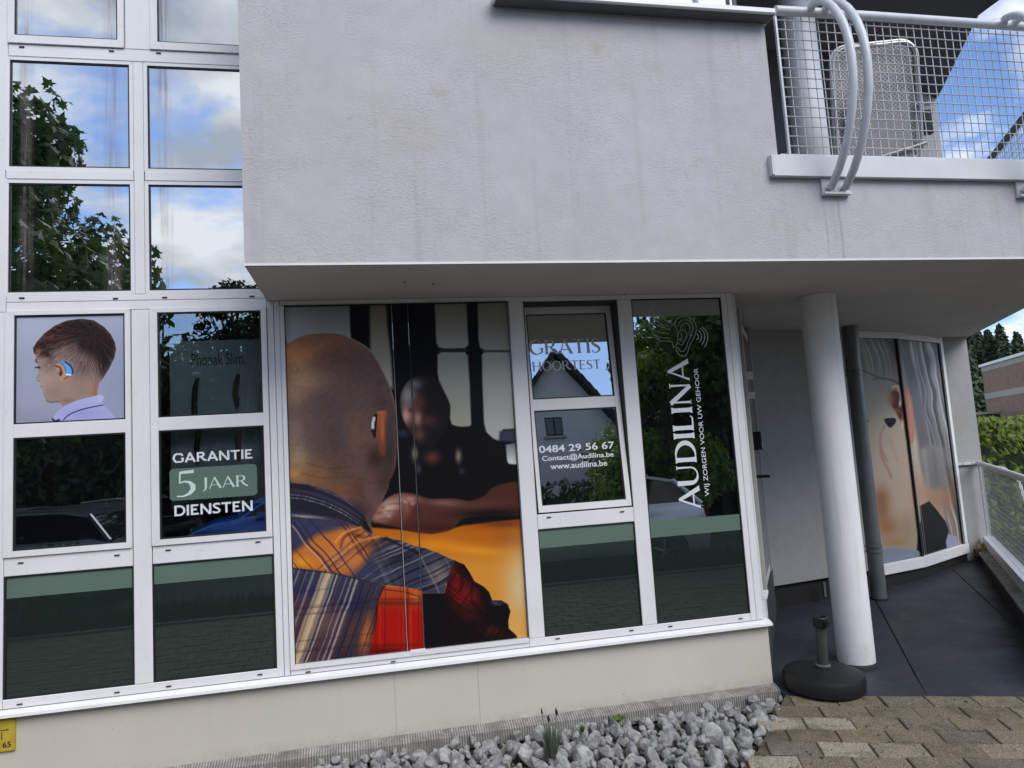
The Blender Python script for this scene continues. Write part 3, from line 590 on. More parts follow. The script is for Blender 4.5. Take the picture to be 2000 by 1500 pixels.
def paint_boy(C):
    B = lambda p: cc(0, 600, 6.0, p); h, w_ = C.X.shape; X, Y = C.X, C.Y
    C.c[:] = (152, 157, 176); C.blob(235, 740, 50, 90, (140, 146, 176), .7); C.blob(60, 640, 60, 60, (160, 168, 182), .6); C.blob(60, 820, 90, 30, (134, 140, 156), .6)
    full = B([(395, 545), (388, 480), (430, 410), (520, 310), (640, 220), (780, 160), (950, 136), (1100, 155), (1220, 230), (1300, 320), (1350, 420), (1362, 500), (1340, 600), (1290, 705), (1220, 820), (1165, 895), (1145, 960), (1140, 1040), (1000, 1075), (860, 1120), (740, 1172), (705, 1130), (690, 1112), (600, 1120), (545, 1098), (515, 1050), (500, 990), (472, 935), (465, 885), (432, 858), (424, 832), (445, 790), (452, 745), (440, 705), (442, 650), (420, 610), (425, 570)])
    m_ = C.mask(full, .6); C.paint((152, 130, 120), m_)
    for cx, cy, rx, ry, col, op in ((560, 850, 120, 120, (162, 142, 130), .7), (640, 1000, 120, 90, (146, 122, 108), .8), (480, 950, 50, 120, (170, 156, 158), .6), (1080, 950, 70, 100, (160, 118, 92), .9), (1120, 980, 30, 80, (150, 98, 66), .8), (950, 960, 90, 120, (140, 118, 106), .7), (800, 1100, 80, 40, (128, 98, 82), .7), (900, 850, 130, 100, (140, 120, 112), .7)):
        x, y = B([(cx, cy)])[0]; C.blob(x, y, rx/6, ry/6, col, op, clip=m_)
    fade = B([(388, 480), (430, 410), (520, 300), (780, 140), (1000, 120), (1240, 220), (1380, 420), (1370, 560), (1290, 720), (1180, 880), (1080, 800), (900, 780), (820, 640), (700, 600), (620, 690), (560, 700), (530, 610), (470, 575), (420, 560)])
    fm = C.mask(fade, 22, True)*m_; C.paint((104, 86, 84), fm, .9)
    hair = B([(390, 545), (385, 480), (425, 400), (520, 300), (640, 200), (780, 140), (950, 120), (1110, 140), (1240, 220), (1320, 310), (1375, 420), (1380, 520), (1345, 600), (1295, 700), (1210, 790), (1130, 640), (1040, 560), (930, 520), (860, 470), (760, 440), (640, 480), (560, 540), (490, 560), (460, 480), (425, 540)])
    hm = C.mask(hair, 14, True)*m_; C.paint((44, 34, 34), hm)
    x, y = B([(600, 370)])[0]; C.blob(x, y, 26, 14, (84, 56, 46), .8, -35, hm); x, y = B([(760, 380)])[0]; C.blob(x, y, 20, 12, (74, 52, 44), .7, -20, hm); x, y = B([(440, 500)])[0]; C.blob(x, y, 6, 9, (120, 70, 52), .8, 0, m_)
    cxh, cyh = B([(1120, 330)])[0]; ang = np.arctan2(Y-cyh, X-cxh); rad = np.hypot(X-cxh, Y-cyh)
    hs = threads((ang+3.2)*120+(vnoise(h, w_, 14, 6)-.5)*10+rad*.12, 1.5, 51, .6, 1.5); hk = np.clip(hm+fm*.7, 0, 1)
    C.c *= (1+(hs-.42)*.75*hk)[..., None]; C.paint((150, 128, 120), np.clip(hs-.7, 0, 1)*1.6*fm*(1-hm), .5)
    C.c *= (1+(vnoise(h, w_, 2.0, 61)-.5)*.10*m_)[..., None]
    n_ = vnoise(h, w_, 1.6, 4); C.c += ((n_-.5)*16*np.clip(hm+fm*.6, 0, 1))[..., None]
    for cx, cy, r_ in ((880, 480, 40), (760, 520, 30), (1000, 620, 30)):
        x, y = B([(cx, cy)])[0]; C.blob(x, y, r_/5, r_/3, (122, 100, 96), .5)
    C.blob(*B([(560, 560)])[0], 10, 6, (40, 26, 26), .7, 30, m_)
    C.poly(B([(650, 690), (690, 655), (750, 660), (800, 720), (800, 800), (775, 860), (735, 875), (705, 840), (680, 760)]), (178, 138, 116), .9, sm=True)
    C.stroke(B([(655, 692), (700, 710), (722, 760), (715, 795)]), 3, (66, 40, 36), 1.2, .9, sm=True); C.blob(*B([(708, 780)])[0], 3, 5, (50, 28, 26), .9); C.stroke(B([(750, 850), (800, 810)]), 3, (110, 50, 46), 1.2, .7)
    C.poly(B([(708, 652), (760, 645), (812, 680), (845, 730), (855, 775), (835, 798), (775, 795), (772, 745), (742, 692)]), (84, 164, 226), .8, sm=True)
    C.stroke(B([(765, 646), (820, 685), (852, 745), (845, 785)]), 3, (26, 48, 100), 1, .95, sm=True); C.stroke(B([(710, 655), (750, 690), (775, 750)]), 1.6, (30, 80, 130), .8, .8, sm=True); C.stroke(B([(778, 792), (830, 795)]), 3, (226, 230, 240), .8)
    C.stroke(B([(410, 712), (440, 706), (470, 716)]), 2, (44, 30, 34), .8); C.blob(*B([(452, 708)])[0], 3, 2.5, (40, 34, 40), .8); C.stroke(B([(420, 620), (432, 650)]), 3.4, (66, 50, 50), 1.2, .8)
    C.stroke(B([(430, 862), (462, 872)]), 1.6, (120, 88, 82), 1, .6); C.stroke(B([(472, 936), (500, 930)]), 1.6, (132, 84, 84), 1, .6); C.stroke(B([(545, 1098), (600, 1118), (690, 1108)]), 2.5, (96, 70, 60), 1.5, .7, sm=True)
    sh = C.poly(B([(735, 1172), (860, 1112), (1000, 1068), (1185, 1030), (1225, 1065), (1212, 1150), (1290, 1230), (1380, 1320), (1380, 1400), (590, 1400), (620, 1310), (660, 1240)]), (166, 170, 212), .8)
    C.blob(*B([(1000, 1250)])[0], 50, 14, (146, 146, 200), .7, clip=sh); C.blob(*B([(1180, 1060)])[0], 14, 10, (180, 184, 218), .8, clip=sh)
    C.stroke(B([(1205, 1150), (1000, 1192), (860, 1240), (790, 1280), (745, 1325)]), 1.8, (26, 24, 48), .6, sm=True); C.stroke(B([(1215, 1070), (1200, 1145)]), 1.4, (130, 132, 176), .8, .8)
    C.poly(B([(610, 1300), (650, 1330), (700, 1310), (705, 1345), (640, 1350), (605, 1320)]), (24, 26, 52), .8)

def paint_senior(C):
    T = lambda p: cc(1660, 630, 5.555, p); Bq = lambda p: cc(1660, 880, 5.36, p); h, w_ = C.X.shape; X, Y = C.X, C.Y
    g = lambda a, b, y0, y1: (lambda s: np.asarray(a, float)+(np.asarray(b, float)-np.asarray(a, float))*np.clip((s.Y-y0)/(y1-y0), 0, 1)[..., None])
    C.c[:] = np.array((84, 88, 88))
    C.paint(g((70, 72, 72), (150, 140, 122), 650, 830), np.ones_like(X))
    C.paint((158, 142, 126), np.clip((Y-800)/90, 0, 1), .9)
    C.blob(1710, 700, 40, 50, (84, 88, 90), .8); C.blob(1700, 800, 30, 50, (128, 122, 106), .6)
    rt = np.clip((X-(1752+(Y-650)*.17))/8, 0, 1); top = np.clip((930-Y)/60, 0, 1)
    C.paint((82, 82, 86), rt*np.clip((1010-Y)/90, 0, 1))
    sl = X-(Y-650)*.19+(vnoise(h, w_, 60, 2)-.5)*7
    hm = np.clip((X-(1772+(Y-650)*.19))/8, 0, 1)*np.clip((1048-Y-(1850-X)*.6)/10, 0, 1)
    for x0, wd, c_, op in ((1775, 4, (130, 130, 128), .6), (1783, 3, (62, 62, 66), .6), (1792, 4, (142, 140, 136), .6), (1800, 3, (60, 60, 64), .6), (1808, 4, (150, 146, 142), .7), (1818, 4, (96, 94, 96), .7), (1828, 3, (56, 56, 62), .6)):
        C.paint(c_, np.exp(-((sl-x0)/wd)**2)*np.maximum(hm, rt*np.clip((760-Y)/40, 0, 1)), op)
    C.blob(1752, 680, 16, 40, (34, 38, 42), .8, -20); C.blob(1760, 660, 60, 10, (44, 46, 48), .6)
    for i in range(12):
        a = 1678+i*7; C.stroke([(a, 655), (a+25, 700), (a+20+i*2, 742)], 1.2, (62, 66, 68) if i % 2 else (118, 122, 120), 1.5, .35, sm=True)
    C.stroke(T([(100, 500), (300, 590), (450, 620), (540, 665)]), 2.2, (48, 50, 52), 1.6, .8, sm=True); C.stroke(T([(260, 610), (400, 610), (530, 670)]), 2, (60, 60, 60), 1.5, .7, sm=True)
    st_ = threads(sl*1.0+(vnoise(h, w_, 90, 71)-.5)*4, 2.2, 72, .6, 1.4); C.c *= (1+(st_-.4)*.55*np.maximum(hm, rt*np.clip((760-Y)/40, 0, 1)))[..., None]
    st2 = threads(X*.75-Y*.45+((Y-650)/40.)**2*4, 2.4, 73, .6, 1.4); C.c *= (1+(st2-.4)*.35*np.clip((745-Y)/30, 0, 1)*(1-rt))[..., None]
    # ear
    C.poly(T([(430, 880), (420, 800), (450, 730), (470, 690), (520, 675), (600, 700), (650, 760), (680, 880), (690, 1050), (700, 1200), (680, 1300), (640, 1310), (600, 1200), (560, 1100), (480, 960)]), (146, 96, 78), 2, sm=True)
    C.poly(T([(450, 760), (500, 740), (545, 780), (570, 900), (580, 1040), (540, 1040), (500, 960), (460, 900)]), (60, 36, 30), 3, sm=True)
    C.stroke(T([(460, 705), (510, 690), (545, 760), (555, 860)]), 5, (176, 154, 138), 2, .9, sm=True); C.blob(*T([(545, 880)])[0], 3, 7, (206, 190, 178), .9); C.blob(*T([(450, 830)])[0], 8, 16, (112, 82, 62), .7)
    C.stroke(T([(620, 780), (655, 950), (660, 1150), (660, 1260)]), 6, (172, 112, 84), 3, .8, sm=True); C.stroke(T([(500, 940), (560, 980), (570, 1060)]), 3, (140, 70, 66), 2, .8); C.blob(*T([(570, 1110)])[0], 3, 10, (200, 178, 140), .8)
    C.poly(T([(372, 1050), (430, 1035), (495, 1042), (490, 1095), (440, 1140), (400, 1110)]), (26, 24, 28), .8, sm=True); C.poly(T([(150, 1030), (200, 1060), (185, 1090), (140, 1090)]), (40, 36, 38), 1.2, sm=True)
    C.stroke(T([(375, 1110), (335, 1220), (335, 1350), (400, 1500)]), 4, (142, 96, 86), 2.5, .7, sm=True); C.stroke(Bq([(320, 0), (350, 110), (400, 200), (430, 280)]), 4, (132, 86, 74), 2.5, .6, sm=True); C.stroke(T([(430, 1260), (480, 1400), (520, 1500)]), 4, (150, 120, 102), 3, .6)
    # strand strip right of the mullion, neck, blurred fingers, dark collar, shirt
    C.blob(*Bq([(800, 420)])[0], 30, 34, (150, 116, 98), .9); C.blob(*Bq([(980, 480)])[0], 24, 30, (146, 108, 82), .9)
    hm2 = C.poly(Bq([(740, -20), (980, -20), (1010, 380), (940, 390), (870, 410), (800, 340), (770, 250)]), (104, 102, 100), 9, sm=True)
    for x0, c_ in ((800, (150, 148, 142)), (850, (86, 86, 84)), (900, (60, 60, 60)), (940, (96, 92, 86))):
        C.stroke(Bq([(x0-30, 0), (x0, 200), (x0+20, 380)]), 4, c_, 5, .45, clip=hm2)
    C.blob(*Bq([(330, 500)])[0], 17, 24, (124, 84, 56), .85); C.blob(*Bq([(390, 790)])[0], 28, 24, (142, 98, 62), .85); C.blob(*Bq([(340, 640)])[0], 15, 24, (126, 86, 62), .7); C.blob(*Bq([(600, 800)])[0], 18, 36, (144, 122, 98), .7); C.blob(*Bq([(480, 960)])[0], 24, 10, (150, 110, 74), .7)
    C.poly(Bq([(300, 1040), (420, 1015), (600, 1030), (760, 1060), (820, 1260), (300, 1400)]), (122, 132, 146), 4)
    C.poly(Bq([(730, 580), (830, 530), (900, 610), (1000, 740), (1035, 840), (1010, 950), (1030, 1160), (830, 1260), (780, 1090), (700, 1040), (715, 820), (745, 720)]), (30, 30, 32), 1.2)
    C.poly(Bq([(1035, 880), (1120, 900), (1140, 1120), (1030, 1160), (1005, 940)]), (142, 144, 168), 1.5)
    C.c += ((vnoise(h, w_, 2, 9)-.5)*5)[..., None]
# ------------------------------------------------------------------ the white house: walls, soffit, windows
B = empty('office_building', (0, 0, 0), label='grey stucco building with white framed shop windows under an overhang', category='building')
Z0, ZS = .0, 2.732
def bar(name, x0, x1, z0, z1, yf=0.0, yb=.07, mat='frame_white', c=.0025, parent=None):
    return MB().box(x0, x1, yf, yb, z0, z1, c).build(name, mat, parent or B)
# front of the overhang (L shaped), its return and the slab above the soffit
MB().prism([(-.585, ZS), (4.83, ZS), (4.83, 3.235), (2.43, 3.235), (2.43, 4.235), (.76, 4.235), (.76, 6.2), (-.585, 6.2)], 'y', -.76, -.5).build('overhang_wall', 'stucco_grey', B)
MB().box(-.585, -.4, -.5, 0, ZS, 6.2).build('overhang_side_wall', 'stucco_grey', B)
MB().prism([(-.58, -.756), (4.825, -.756), (6.745, 2.44), (6.745, 3.6), (-.58, 3.6)], 'z', ZS-.004, ZS-.0005).build('soffit', 'soffit_paint', B)
MB().prism([(4.83, -.76), (6.75, 2.44), (6.62, 2.52), (4.70, -.5), (4.83, -.5)], 'z', ZS, 3.235).build('slab_edge_wall', 'stucco_grey', B)
MB().box(-.586, 4.828, -.7635, -.7605, ZS+.0005, ZS+.012).build('drip_edge', 'sill_white', B)
MB().prism([(-.4, -.495), (4.70, -.495), (6.60, 2.5), (6.60, 3.6), (-.4, 3.6)], 'z', 2.9, 3.23).build('balcony_slab', 'soffit_paint', B)
for px, py in ((790, 551), (846, 554), (1219, 574)):
    q = atz(px, py, ZS-.004); MB().lathe([(.009, ZS-.0062), (.009, ZS-.0045)], q.x, q.y, 12).build('ceiling_hole', 'void_dark', B)
# wall over the ledge with a window, ledge
zl = at(1513, 26, -.855).z
MB().box(.762, 2.455, -.855, -.5, zl, zl+.036, .006).build('window_ledge', 'sill_white', B); MB().box(.775, 2.445, -.85, -.7615, zl-.008, zl-.0005).build('ledge_shade_board', 'soffit_dark', B)  # thin dark board added; its colour puts the shade under the ledge
uw = bar('window', .80, 1.42, zl+.037, 5.6, -.74, -.66); uw['label'] = 'white window over the ledge'
bar('window_post', 1.42, 1.50, zl+.037, 5.6, -.745, -.66); MB().box(1.502, 2.02, -.705, -.695, zl+.10, 5.6).build('pane', 'glass_upper', uw)
bar('window_rail', 1.502, 2.02, zl+.037, zl+.098, -.742, -.66); bar('window_post', 2.022, 2.11, zl+.037, 5.6, -.745, -.66); bar('window_post', 2.112, 2.21, zl+.037, 5.6, -.73, -.66)
bar('jamb_strip', 2.212, 2.235, zl+.037, 5.6, -.72, -.66, 'gasket'); bar('jamb_strip', 2.237, 2.252, zl+.037, 5.6, -.73, -.66)
# interior: dark rooms behind the glass
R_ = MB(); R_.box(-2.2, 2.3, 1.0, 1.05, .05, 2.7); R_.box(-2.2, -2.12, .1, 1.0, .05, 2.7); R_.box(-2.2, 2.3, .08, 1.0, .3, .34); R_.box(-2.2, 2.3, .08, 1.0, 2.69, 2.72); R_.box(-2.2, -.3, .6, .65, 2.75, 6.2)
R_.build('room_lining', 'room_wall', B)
# walls left of the windows, above, below
MB().box(-6.0, -2.104, -.02, .3, 0, 6.2).build('side_wall', 'stucco_grey', B)
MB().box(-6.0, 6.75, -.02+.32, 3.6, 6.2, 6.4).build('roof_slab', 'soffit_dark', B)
MB().box(-2.102, 2.505, .004, .28, .02, .497).build('plinth', 'plinth_paint', B)
for px, py, a in ((770, 1320, 1400), (932, 1288, 1405)):
    p = at(px, py); MB().box(p.x-.0012, p.x+.0012, .0025, .02, .12, .497).build('plinth_joint', 'band_grey', B)
# sill with a sloping nose
MB().prism([(.05, .530), (-.004, .528), (-.040, .512), (-.043, .497), (-.030, .494), (.05, .497)], 'x', -2.102, 2.518).build('window_sill', 'sill_white', B, False)
# ---- frame bars (butted with dark gaps)
g = .0015
bars = [
 # left unit
 ('frame_post', -2.10, -1.992-g, .532, 2.69), ('frame_post', -2.10, -1.992-g, 2.692, 6.2),
 ('mullion', -1.341+g, -1.243-g, .5815, 2.69), ('transom', -1.992+g, -.5875, 2.692, 2.745), ('transom', -1.992+g, -.5875, 2.7475, 2.782),
 ('bottom_rail', -1.992+g, -.586, .532, .5795),
 ('transom', -1.992+g, -1.343-g, 1.226, 1.326), ('transom', -1.241+g, -.592, 1.226, 1.326),
 ('mullion', -1.318, -1.264, 2.784, 4.218), ('mullion', -1.36, -1.22, 4.30, 6.2), ('transom', -1.992+g, -.586, 4.222, 4.297),
 # posts between and right
 ('frame_post', -.586, -.549, .532, 2.727), ('frame_post', -.546, -.514, .532, 2.727),
 ('frame_post', .899, .998, .5815, 2.695), ('frame_post', 1.640, 1.738, .5815, 2.695), ('frame_post', 2.391, 2.430, .532, 2.727), ('frame_post', 2.432, 2.478, .532, 2.727),
 ('top_rail', -.511, 2.389, 2.697, 2.727), ('bottom_rail', -.511, .896, .532, .560), ('bottom_rail', .898, 2.389, .532, .5795), ('transom', 1.0, 1.638, 1.236, 1.328)]
for n_, x0, x1, z0, z1 in bars: bar(n_, x0, x1, z0, z1, 0 if n_ != 'bottom_rail' else -.001)
MB().box(-.5845, 2.476, .035, .06, .50, .531).build('rail_backing', 'gap_dark', B)
# drain slots
slots = [(43,582),(226,583),(322,581),(492,579),(43,92),(218,100),(310,104),(41,1099),(229,1084),(329,1074),(504,1058),(39,1375),(229,1352),(330,1340),(508,1317),(602,1312),(768,1292),(854,1275),(1008,1256),(1089,1247),(1233,1231),(1309,1223),(1446,1208),(1072,1010),(1215,999)]
sm = None
for px, py in slots:
    p = at(px, py)
    if sm is None:
        sm = MB().box(-.0135, .0135, -.006, .002, -.0028, .0028, .001).build('drain_slot', 'slot_black', B); s = sm
    else: s = sm.copy(); COL.objects.link(s)
    s.location = (p.x, -.0015, p.z)
# ---- windows
def window(x0, x1, z0, z1, mat, bead=.026, yf=.004, label=None, parent=None, film=None, noglass=False, gk=.005):
    """fixed glazing: bead frame, gasket, pane; (x0..z1) is the visible glass"""
    f = MB(); miter_frame(f, x0-bead, x1+bead, z0-bead, z1+bead, bead-gk, yf, .05)
    w_ = f.build('window', 'frame_white', parent or B)
    if label: w_['label'] = label
    k = MB(); miter_frame(k, x0-gk+.0002, x1+gk-.0002, z0-gk+.0002, z1+gk-.0002, gk+.004, yf+.006, .05, 0); k.build('gasket', 'gasket', w_)
    if not noglass: MB().box(x0-.002, x1+.002, yf+.012, yf+.018, z0-.002, z1+.002).build('pane', mat, w_)
    return w_
def sash(x0, x1, z0, z1, panes, mats, yf=-.012, label=None):
    """opening sash: outer frame with a bar between two panes"""
    xs0, xs1 = panes[0][0], panes[0][1]; zt, zb = panes[0][3], panes[-1][2]
    f = MB(); miter_frame(f, x0, x1, z0, z1, (xs0-x0-.004, x1-xs1-.004, zb-z0-.004, z1-zt-.004), yf, .05)
    w_ = f.build('window', 'frame_white', B); w_['label'] = label or 'opening window with two panes'
    if len(panes) == 2: MB().box(xs0-.004, xs1+.004, yf+.001, .045, panes[1][3]+.004, panes[0][2]-.004, .002).build('glazing_bar', 'frame_white', w_)
    for (a, b, c, d), mt in zip(panes, mats):
        k = MB(); miter_frame(k, a-.0038, b+.0038, c-.0038, d+.0038, .008, yf+.006, .04, 0); k.build('gasket', 'gasket', w_)
        MB().box(a, b, yf+.014, yf+.020, c, d).build('pane', mt, w_)
    return w_
for (x0, x1) in ((-1.992+.012, -1.346), (-1.236, -.612)):
    window(x0, x1, 3.554, 4.196, 'glass_upper'); window(x0, x1, 2.810, 3.446, 'glass_upper')
    bar('transom', x0-.022, x1+.024, 3.4735, 3.5265, 0, .05)
sash(-1.99, -1.365, 4.30, 5.7, [(-1.952, -1.403, 4.351, 5.65)], ['glass_upper'], label='top window at the left edge')
sash(-1.218, -.59, 4.30, 5.7, [(-1.172, -.632, 4.351, 5.65)], ['glass_upper'], label='top window beside the overhang')
sash(-1.990, -1.3445, 1.328, 2.689, [(-1.941, -1.376, 2.057, 2.666), (-1.941, -1.376, 1.364, 1.973)], ['glass_lower', 'glass_lower'])
sash(-1.2395, -.590, 1.328, 2.689, [(-1.194, -.625, 2.057, 2.666), (-1.194, -.625, 1.364, 1.973)], ['glass_clear', 'glass_clear'])
def fixed(x0, x1, z0, z1, mat, **k):
    w_ = MB(); miter_frame(w_, x0-.006, x1+.006, z0-.006, z1+.006, .009, .004, .06, 0); o = w_.build('window', 'gasket', B); o['label'] = k.get('label', 'fixed pane')
    MB().box(x0, x1, .014, .022, z0, z1).build('pane', mat, o); return o
fixed(-1.984, -1.345, .583, 1.222, 'glass_film'); fixed(-1.239, -.594, .583, 1.222, 'glass_film')
fixed(1.001, 1.637, .585, 1.232, 'glass_film'); wq = fixed(1.742, 2.388, .585, 2.693, 'glass_lower', label='tall fixed pane with the logo lettering')
# double window behind the large print
wd = MB(); miter_frame(wd, -.511, .896, .562, 2.695, (.024, .0, .026, .0), -.010, .05); wd.box(.898-.004, .896, 0, .05, .57, 2.69)
wm = wd.build('window', 'frame_white', B); wm['label'] = 'tall double window covered by the large print'
MB().box(-.486, .896, .016, .024, .590, 2.694).build('pane', 'glass_lower', wm)
MB().box(.1560, .1575, .008, .015, .592, 2.69).build('joint_strip', 'frame_white', wm); MB().box(.1515, .1550, .006, .0155, .592, 2.69).build('gasket', 'gasket', wm)
MB().box(.2575, .2620, .005, .0155, .596, 2.69).build('gasket', 'gasket', wm); MB().box(.2563, .2571, .008, .0155, .596, 2.1).build('joint_strip', 'frame_white', wm)
MB().box(-.4865, -.4825, .006, .0155, .588, 2.694).build('gasket', 'gasket', wm); MB().box(.8915, .8965, .004, .0155, .588, 2.694).build('gasket', 'gasket', wm); MB().box(-.4865, .8965, .005, .0152, 2.6905, 2.6955).build('gasket', 'gasket', wm)
MB().box(.172, .262, -.013, .004, .572, .5965, .002).build('astragal_foot', 'frame_white', wm)
# tilted window: sash leans inwards at the top
TH = math.radians(5.0); HZ = 1.338; NY, NZ = -math.cos(TH), math.sin(TH)
def tiltpt(px, py):
    d = ray(px, py); n_ = np.array([0, NY, NZ]); t = ((np.array([0, 0.0, HZ])-CAM)@n_)/(d@n_); p = CAM+d*t
    return p[0], (p[2]-HZ)/math.cos(TH)
RT = Matrix.Translation((0, 0, HZ)) @ Matrix.Rotation(-TH, 4, 'X')
bk = MB(); bk.box(1.0, 1.638, .10, .13, 1.33, 1.36); bk.box(.9985, 1.004, .0, .13, 1.33, 2.695); bk.box(1.634, 1.6395, .0, .13, 1.33, 2.695); bk.box(1.0, 1.638, .02, .13, 2.682, 2.6965)
bk.build('window_reveal', 'gap_dark', B)
ts = MB(); SB = (1.010, 1.627, .0, 1.345); lo = (1.035, 1.594, tiltpt(1058, 988)[1], (tiltpt(1042, 803)[1]+tiltpt(1199, 797)[1])/2); up = (1.035, 1.594, (tiltpt(1038, 779)[1]+tiltpt(1190, 773)[1])/2, tiltpt(1180, 611)[1])
miter_frame(ts, *SB, (lo[0]-SB[0], SB[1]-lo[1], lo[2]-SB[2], SB[3]-up[3]), -.006, .05)
tw = ts.build('window', 'frame_white', B); tw['label'] = 'window tilted open inwards at the top'
tb = [MB().box(lo[0], lo[1], -.005, .045, lo[3]+.004, up[2]-.004, .002).build('glazing_bar', 'frame_white', tw)]
for a, b, c, d in (lo, up):
    k = MB(); miter_frame(k, a+.0002, b-.0002, c-.0038, d+.0038, .008, .0, .04, 0); tb.append(k.build('gasket', 'gasket', tw)); tb.append(MB().box(a+.002, b-.002, .008, .014, c, d).build('pane', 'glass_lower', tw))
tw.matrix_world = RT
# side wall with the door, seen almost edge on
SA, SBp = Vector((2.500, .035, 0)), Vector((3.47, 1.52, 0)); sd_ = (SBp-SA).normalized(); sn = Vector((sd_.y, -sd_.x, 0)); SL = (SBp-SA).length
sm_ = Matrix(((sd_.x, -sn.x, 0, SA.x), (sd_.y, -sn.y, 0, SA.y), (0, 0, 1, 0), (0, 0, 0, 1)))
def side(name, mb, mat, par=B):
    o = mb.build(name, mat, par); o.matrix_world = sm_; return o
side('side_plinth', MB().box(0, SL, .0, .12, .02, .56), 'gap_dark'); side('side_ledge', MB().box(-.01, .20, -.035, .1, .655, .675, .003), 'sill_white'); side('side_panel', MB().box(-.012, .16, -.02, .1, .50, .653), 'frame_white')
side('corner_post', MB().box(-.012, .03, -.012, .1, .676, 2.724, .002), 'frame_white')
side('pane', MB().box(.06, .62, .02, .03, .66, 2.70), 'glass_side'); side('frame_post', MB().box(.032, .058, -.004, .1, .676, 2.724), 'gasket')
side('frame_post', MB().box(.62, .70, -.002, .1, .56, 2.724, .002), 'soffit_paint'); side('door_rail', MB().box(.0, SL, .05, .12, 2.66, 2.724), 'gasket')
dr = side('door', MB().box(.72, 1.62, .012, .07, .56, 2.66, .003), 'frame_white')
dp = side('door_pane', MB().box(.80, 1.54, .008, .0115, .64, 2.58), 'glass_side', B); dp.parent = dr; dp.matrix_parent_inverse = sm_.inverted()
for nm, bx, mt in (('door_handle', MB().tube([(1.50, .01, 1.39), (1.50, -.055, 1.39), (1.44, -.06, 1.39)], .013, 8), 'slot_black'), ('lock_box', MB().box(1.44, 1.52, -.03, .01, 1.62, 1.78, .004), 'slot_black'), ('lock_label', MB().box(1.45, 1.51, -.034, -.0302, 1.635, 1.68), 'sill_white'),
                   ('hinge', MB().box(.70, .74, -.045, .005, 2.18, 2.24, .003), 'coat_white'), ('hinge', MB().box(.70, .74, -.045, .005, 2.03, 2.08, .003), 'coat_white')):
    o = bx.build(nm, mt, dr); o.matrix_world = sm_
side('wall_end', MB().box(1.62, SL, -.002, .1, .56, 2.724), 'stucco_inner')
# recessed back wall, bay window, pillar
def wall2(name, a, b, z0, z1, th, mat, off=0.0, par=B, c=0.0):
    a, b = Vector((*a, 0)), Vector((*b, 0)); d = (b-a).normalized(); n_ = Vector((d.y, -d.x, 0)); L = (b-a).length
    M = Matrix(((d.x, -n_.x, 0, a.x), (d.y, -n_.y, 0, a.y), (0, 0, 1, 0), (0, 0, 0, 1)))
    o = MB().box(0, L, -off, th, z0, z1, c).build(name, mat, par); o.matrix_world = M; return o, M, L
def fz(x, y): return .10+.06*y
W0, W1, K1, K2, PB = (3.47, 1.52), (4.76, 1.76), (5.385, 1.93), (6.36, 2.41), (6.71, 2.44)
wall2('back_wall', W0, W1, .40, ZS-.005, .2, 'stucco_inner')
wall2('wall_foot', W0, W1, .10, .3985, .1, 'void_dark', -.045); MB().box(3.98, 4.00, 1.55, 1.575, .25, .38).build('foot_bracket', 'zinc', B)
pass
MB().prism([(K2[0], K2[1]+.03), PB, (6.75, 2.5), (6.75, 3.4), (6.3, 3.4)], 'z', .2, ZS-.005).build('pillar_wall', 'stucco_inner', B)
for a, b, nm in ((W1, K1, 'left'), (K1, K2, 'right')):
    o, M, L = wall2('bay_plinth', a, b, .05, .335, .1, 'bitumen', -.02)
    wall2('bay_sill', a, b, .336, .44, .09, 'frame_white', .012, c=.004); wall2('bay_head', a, b, 2.66, ZS-.006, .09, 'frame_white', .004)
    o, M, L = wall2('window', a, b, .441, 2.659, .02, 'glass_side', -.03)
    p_ = MB().box(L-.02, L-.002, .0, .06, .441, 2.659).build('bay_post', 'gasket' if nm == 'left' else 'frame_white', B); p_.matrix_world = M
    if nm == 'right':
        for x0, x1, mt, y0 in ((L-.085, L-.022, 'frame_white', -.012), (L-.10, L-.087, 'gasket', .005)):
            q = MB().box(x0, x1, y0, .06, .441, 2.659).build('bay_post', mt, B); q.matrix_world = M
# room of the upper storey behind the balcony
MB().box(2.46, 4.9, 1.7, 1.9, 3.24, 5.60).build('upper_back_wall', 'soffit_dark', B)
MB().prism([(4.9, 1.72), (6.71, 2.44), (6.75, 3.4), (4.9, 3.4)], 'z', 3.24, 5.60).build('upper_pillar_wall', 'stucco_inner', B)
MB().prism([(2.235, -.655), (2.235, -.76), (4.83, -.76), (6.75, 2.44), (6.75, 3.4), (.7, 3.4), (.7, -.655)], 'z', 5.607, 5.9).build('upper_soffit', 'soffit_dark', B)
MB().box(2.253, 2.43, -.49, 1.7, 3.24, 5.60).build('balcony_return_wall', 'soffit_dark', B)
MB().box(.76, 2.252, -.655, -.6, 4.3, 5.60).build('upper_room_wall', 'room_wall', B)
# round column, lower and upper length
cx_, cy_ = 3.25, .17
C1 = empty('round_column', (cx_, cy_, 0), label='white round column carrying the overhang beside the umbrella foot', category='column')
o = MB().lathe([(.123, .135), (.123, ZS-.006)], 0, 0, 40).build('shaft', 'column_white', C1, True)
MB().lathe([(.118, .08), (.129, .09), (.129, .120), (.118, .134)], 0, 0, 40).build('base_ring', 'bitumen', C1, True); MB().lathe([(.128, ZS-.03), (.128, ZS-.006)], 0, 0, 40).build('collar', 'column_white', C1, True)
C2 = empty('round_column', (3.36, .20, 3.23), label='white round column on the balcony behind the wire railing', category='column')
MB().lathe([(.125, .003), (.125, 2.372)], 0, 0, 36).build('shaft', 'coat_white', C2, True)
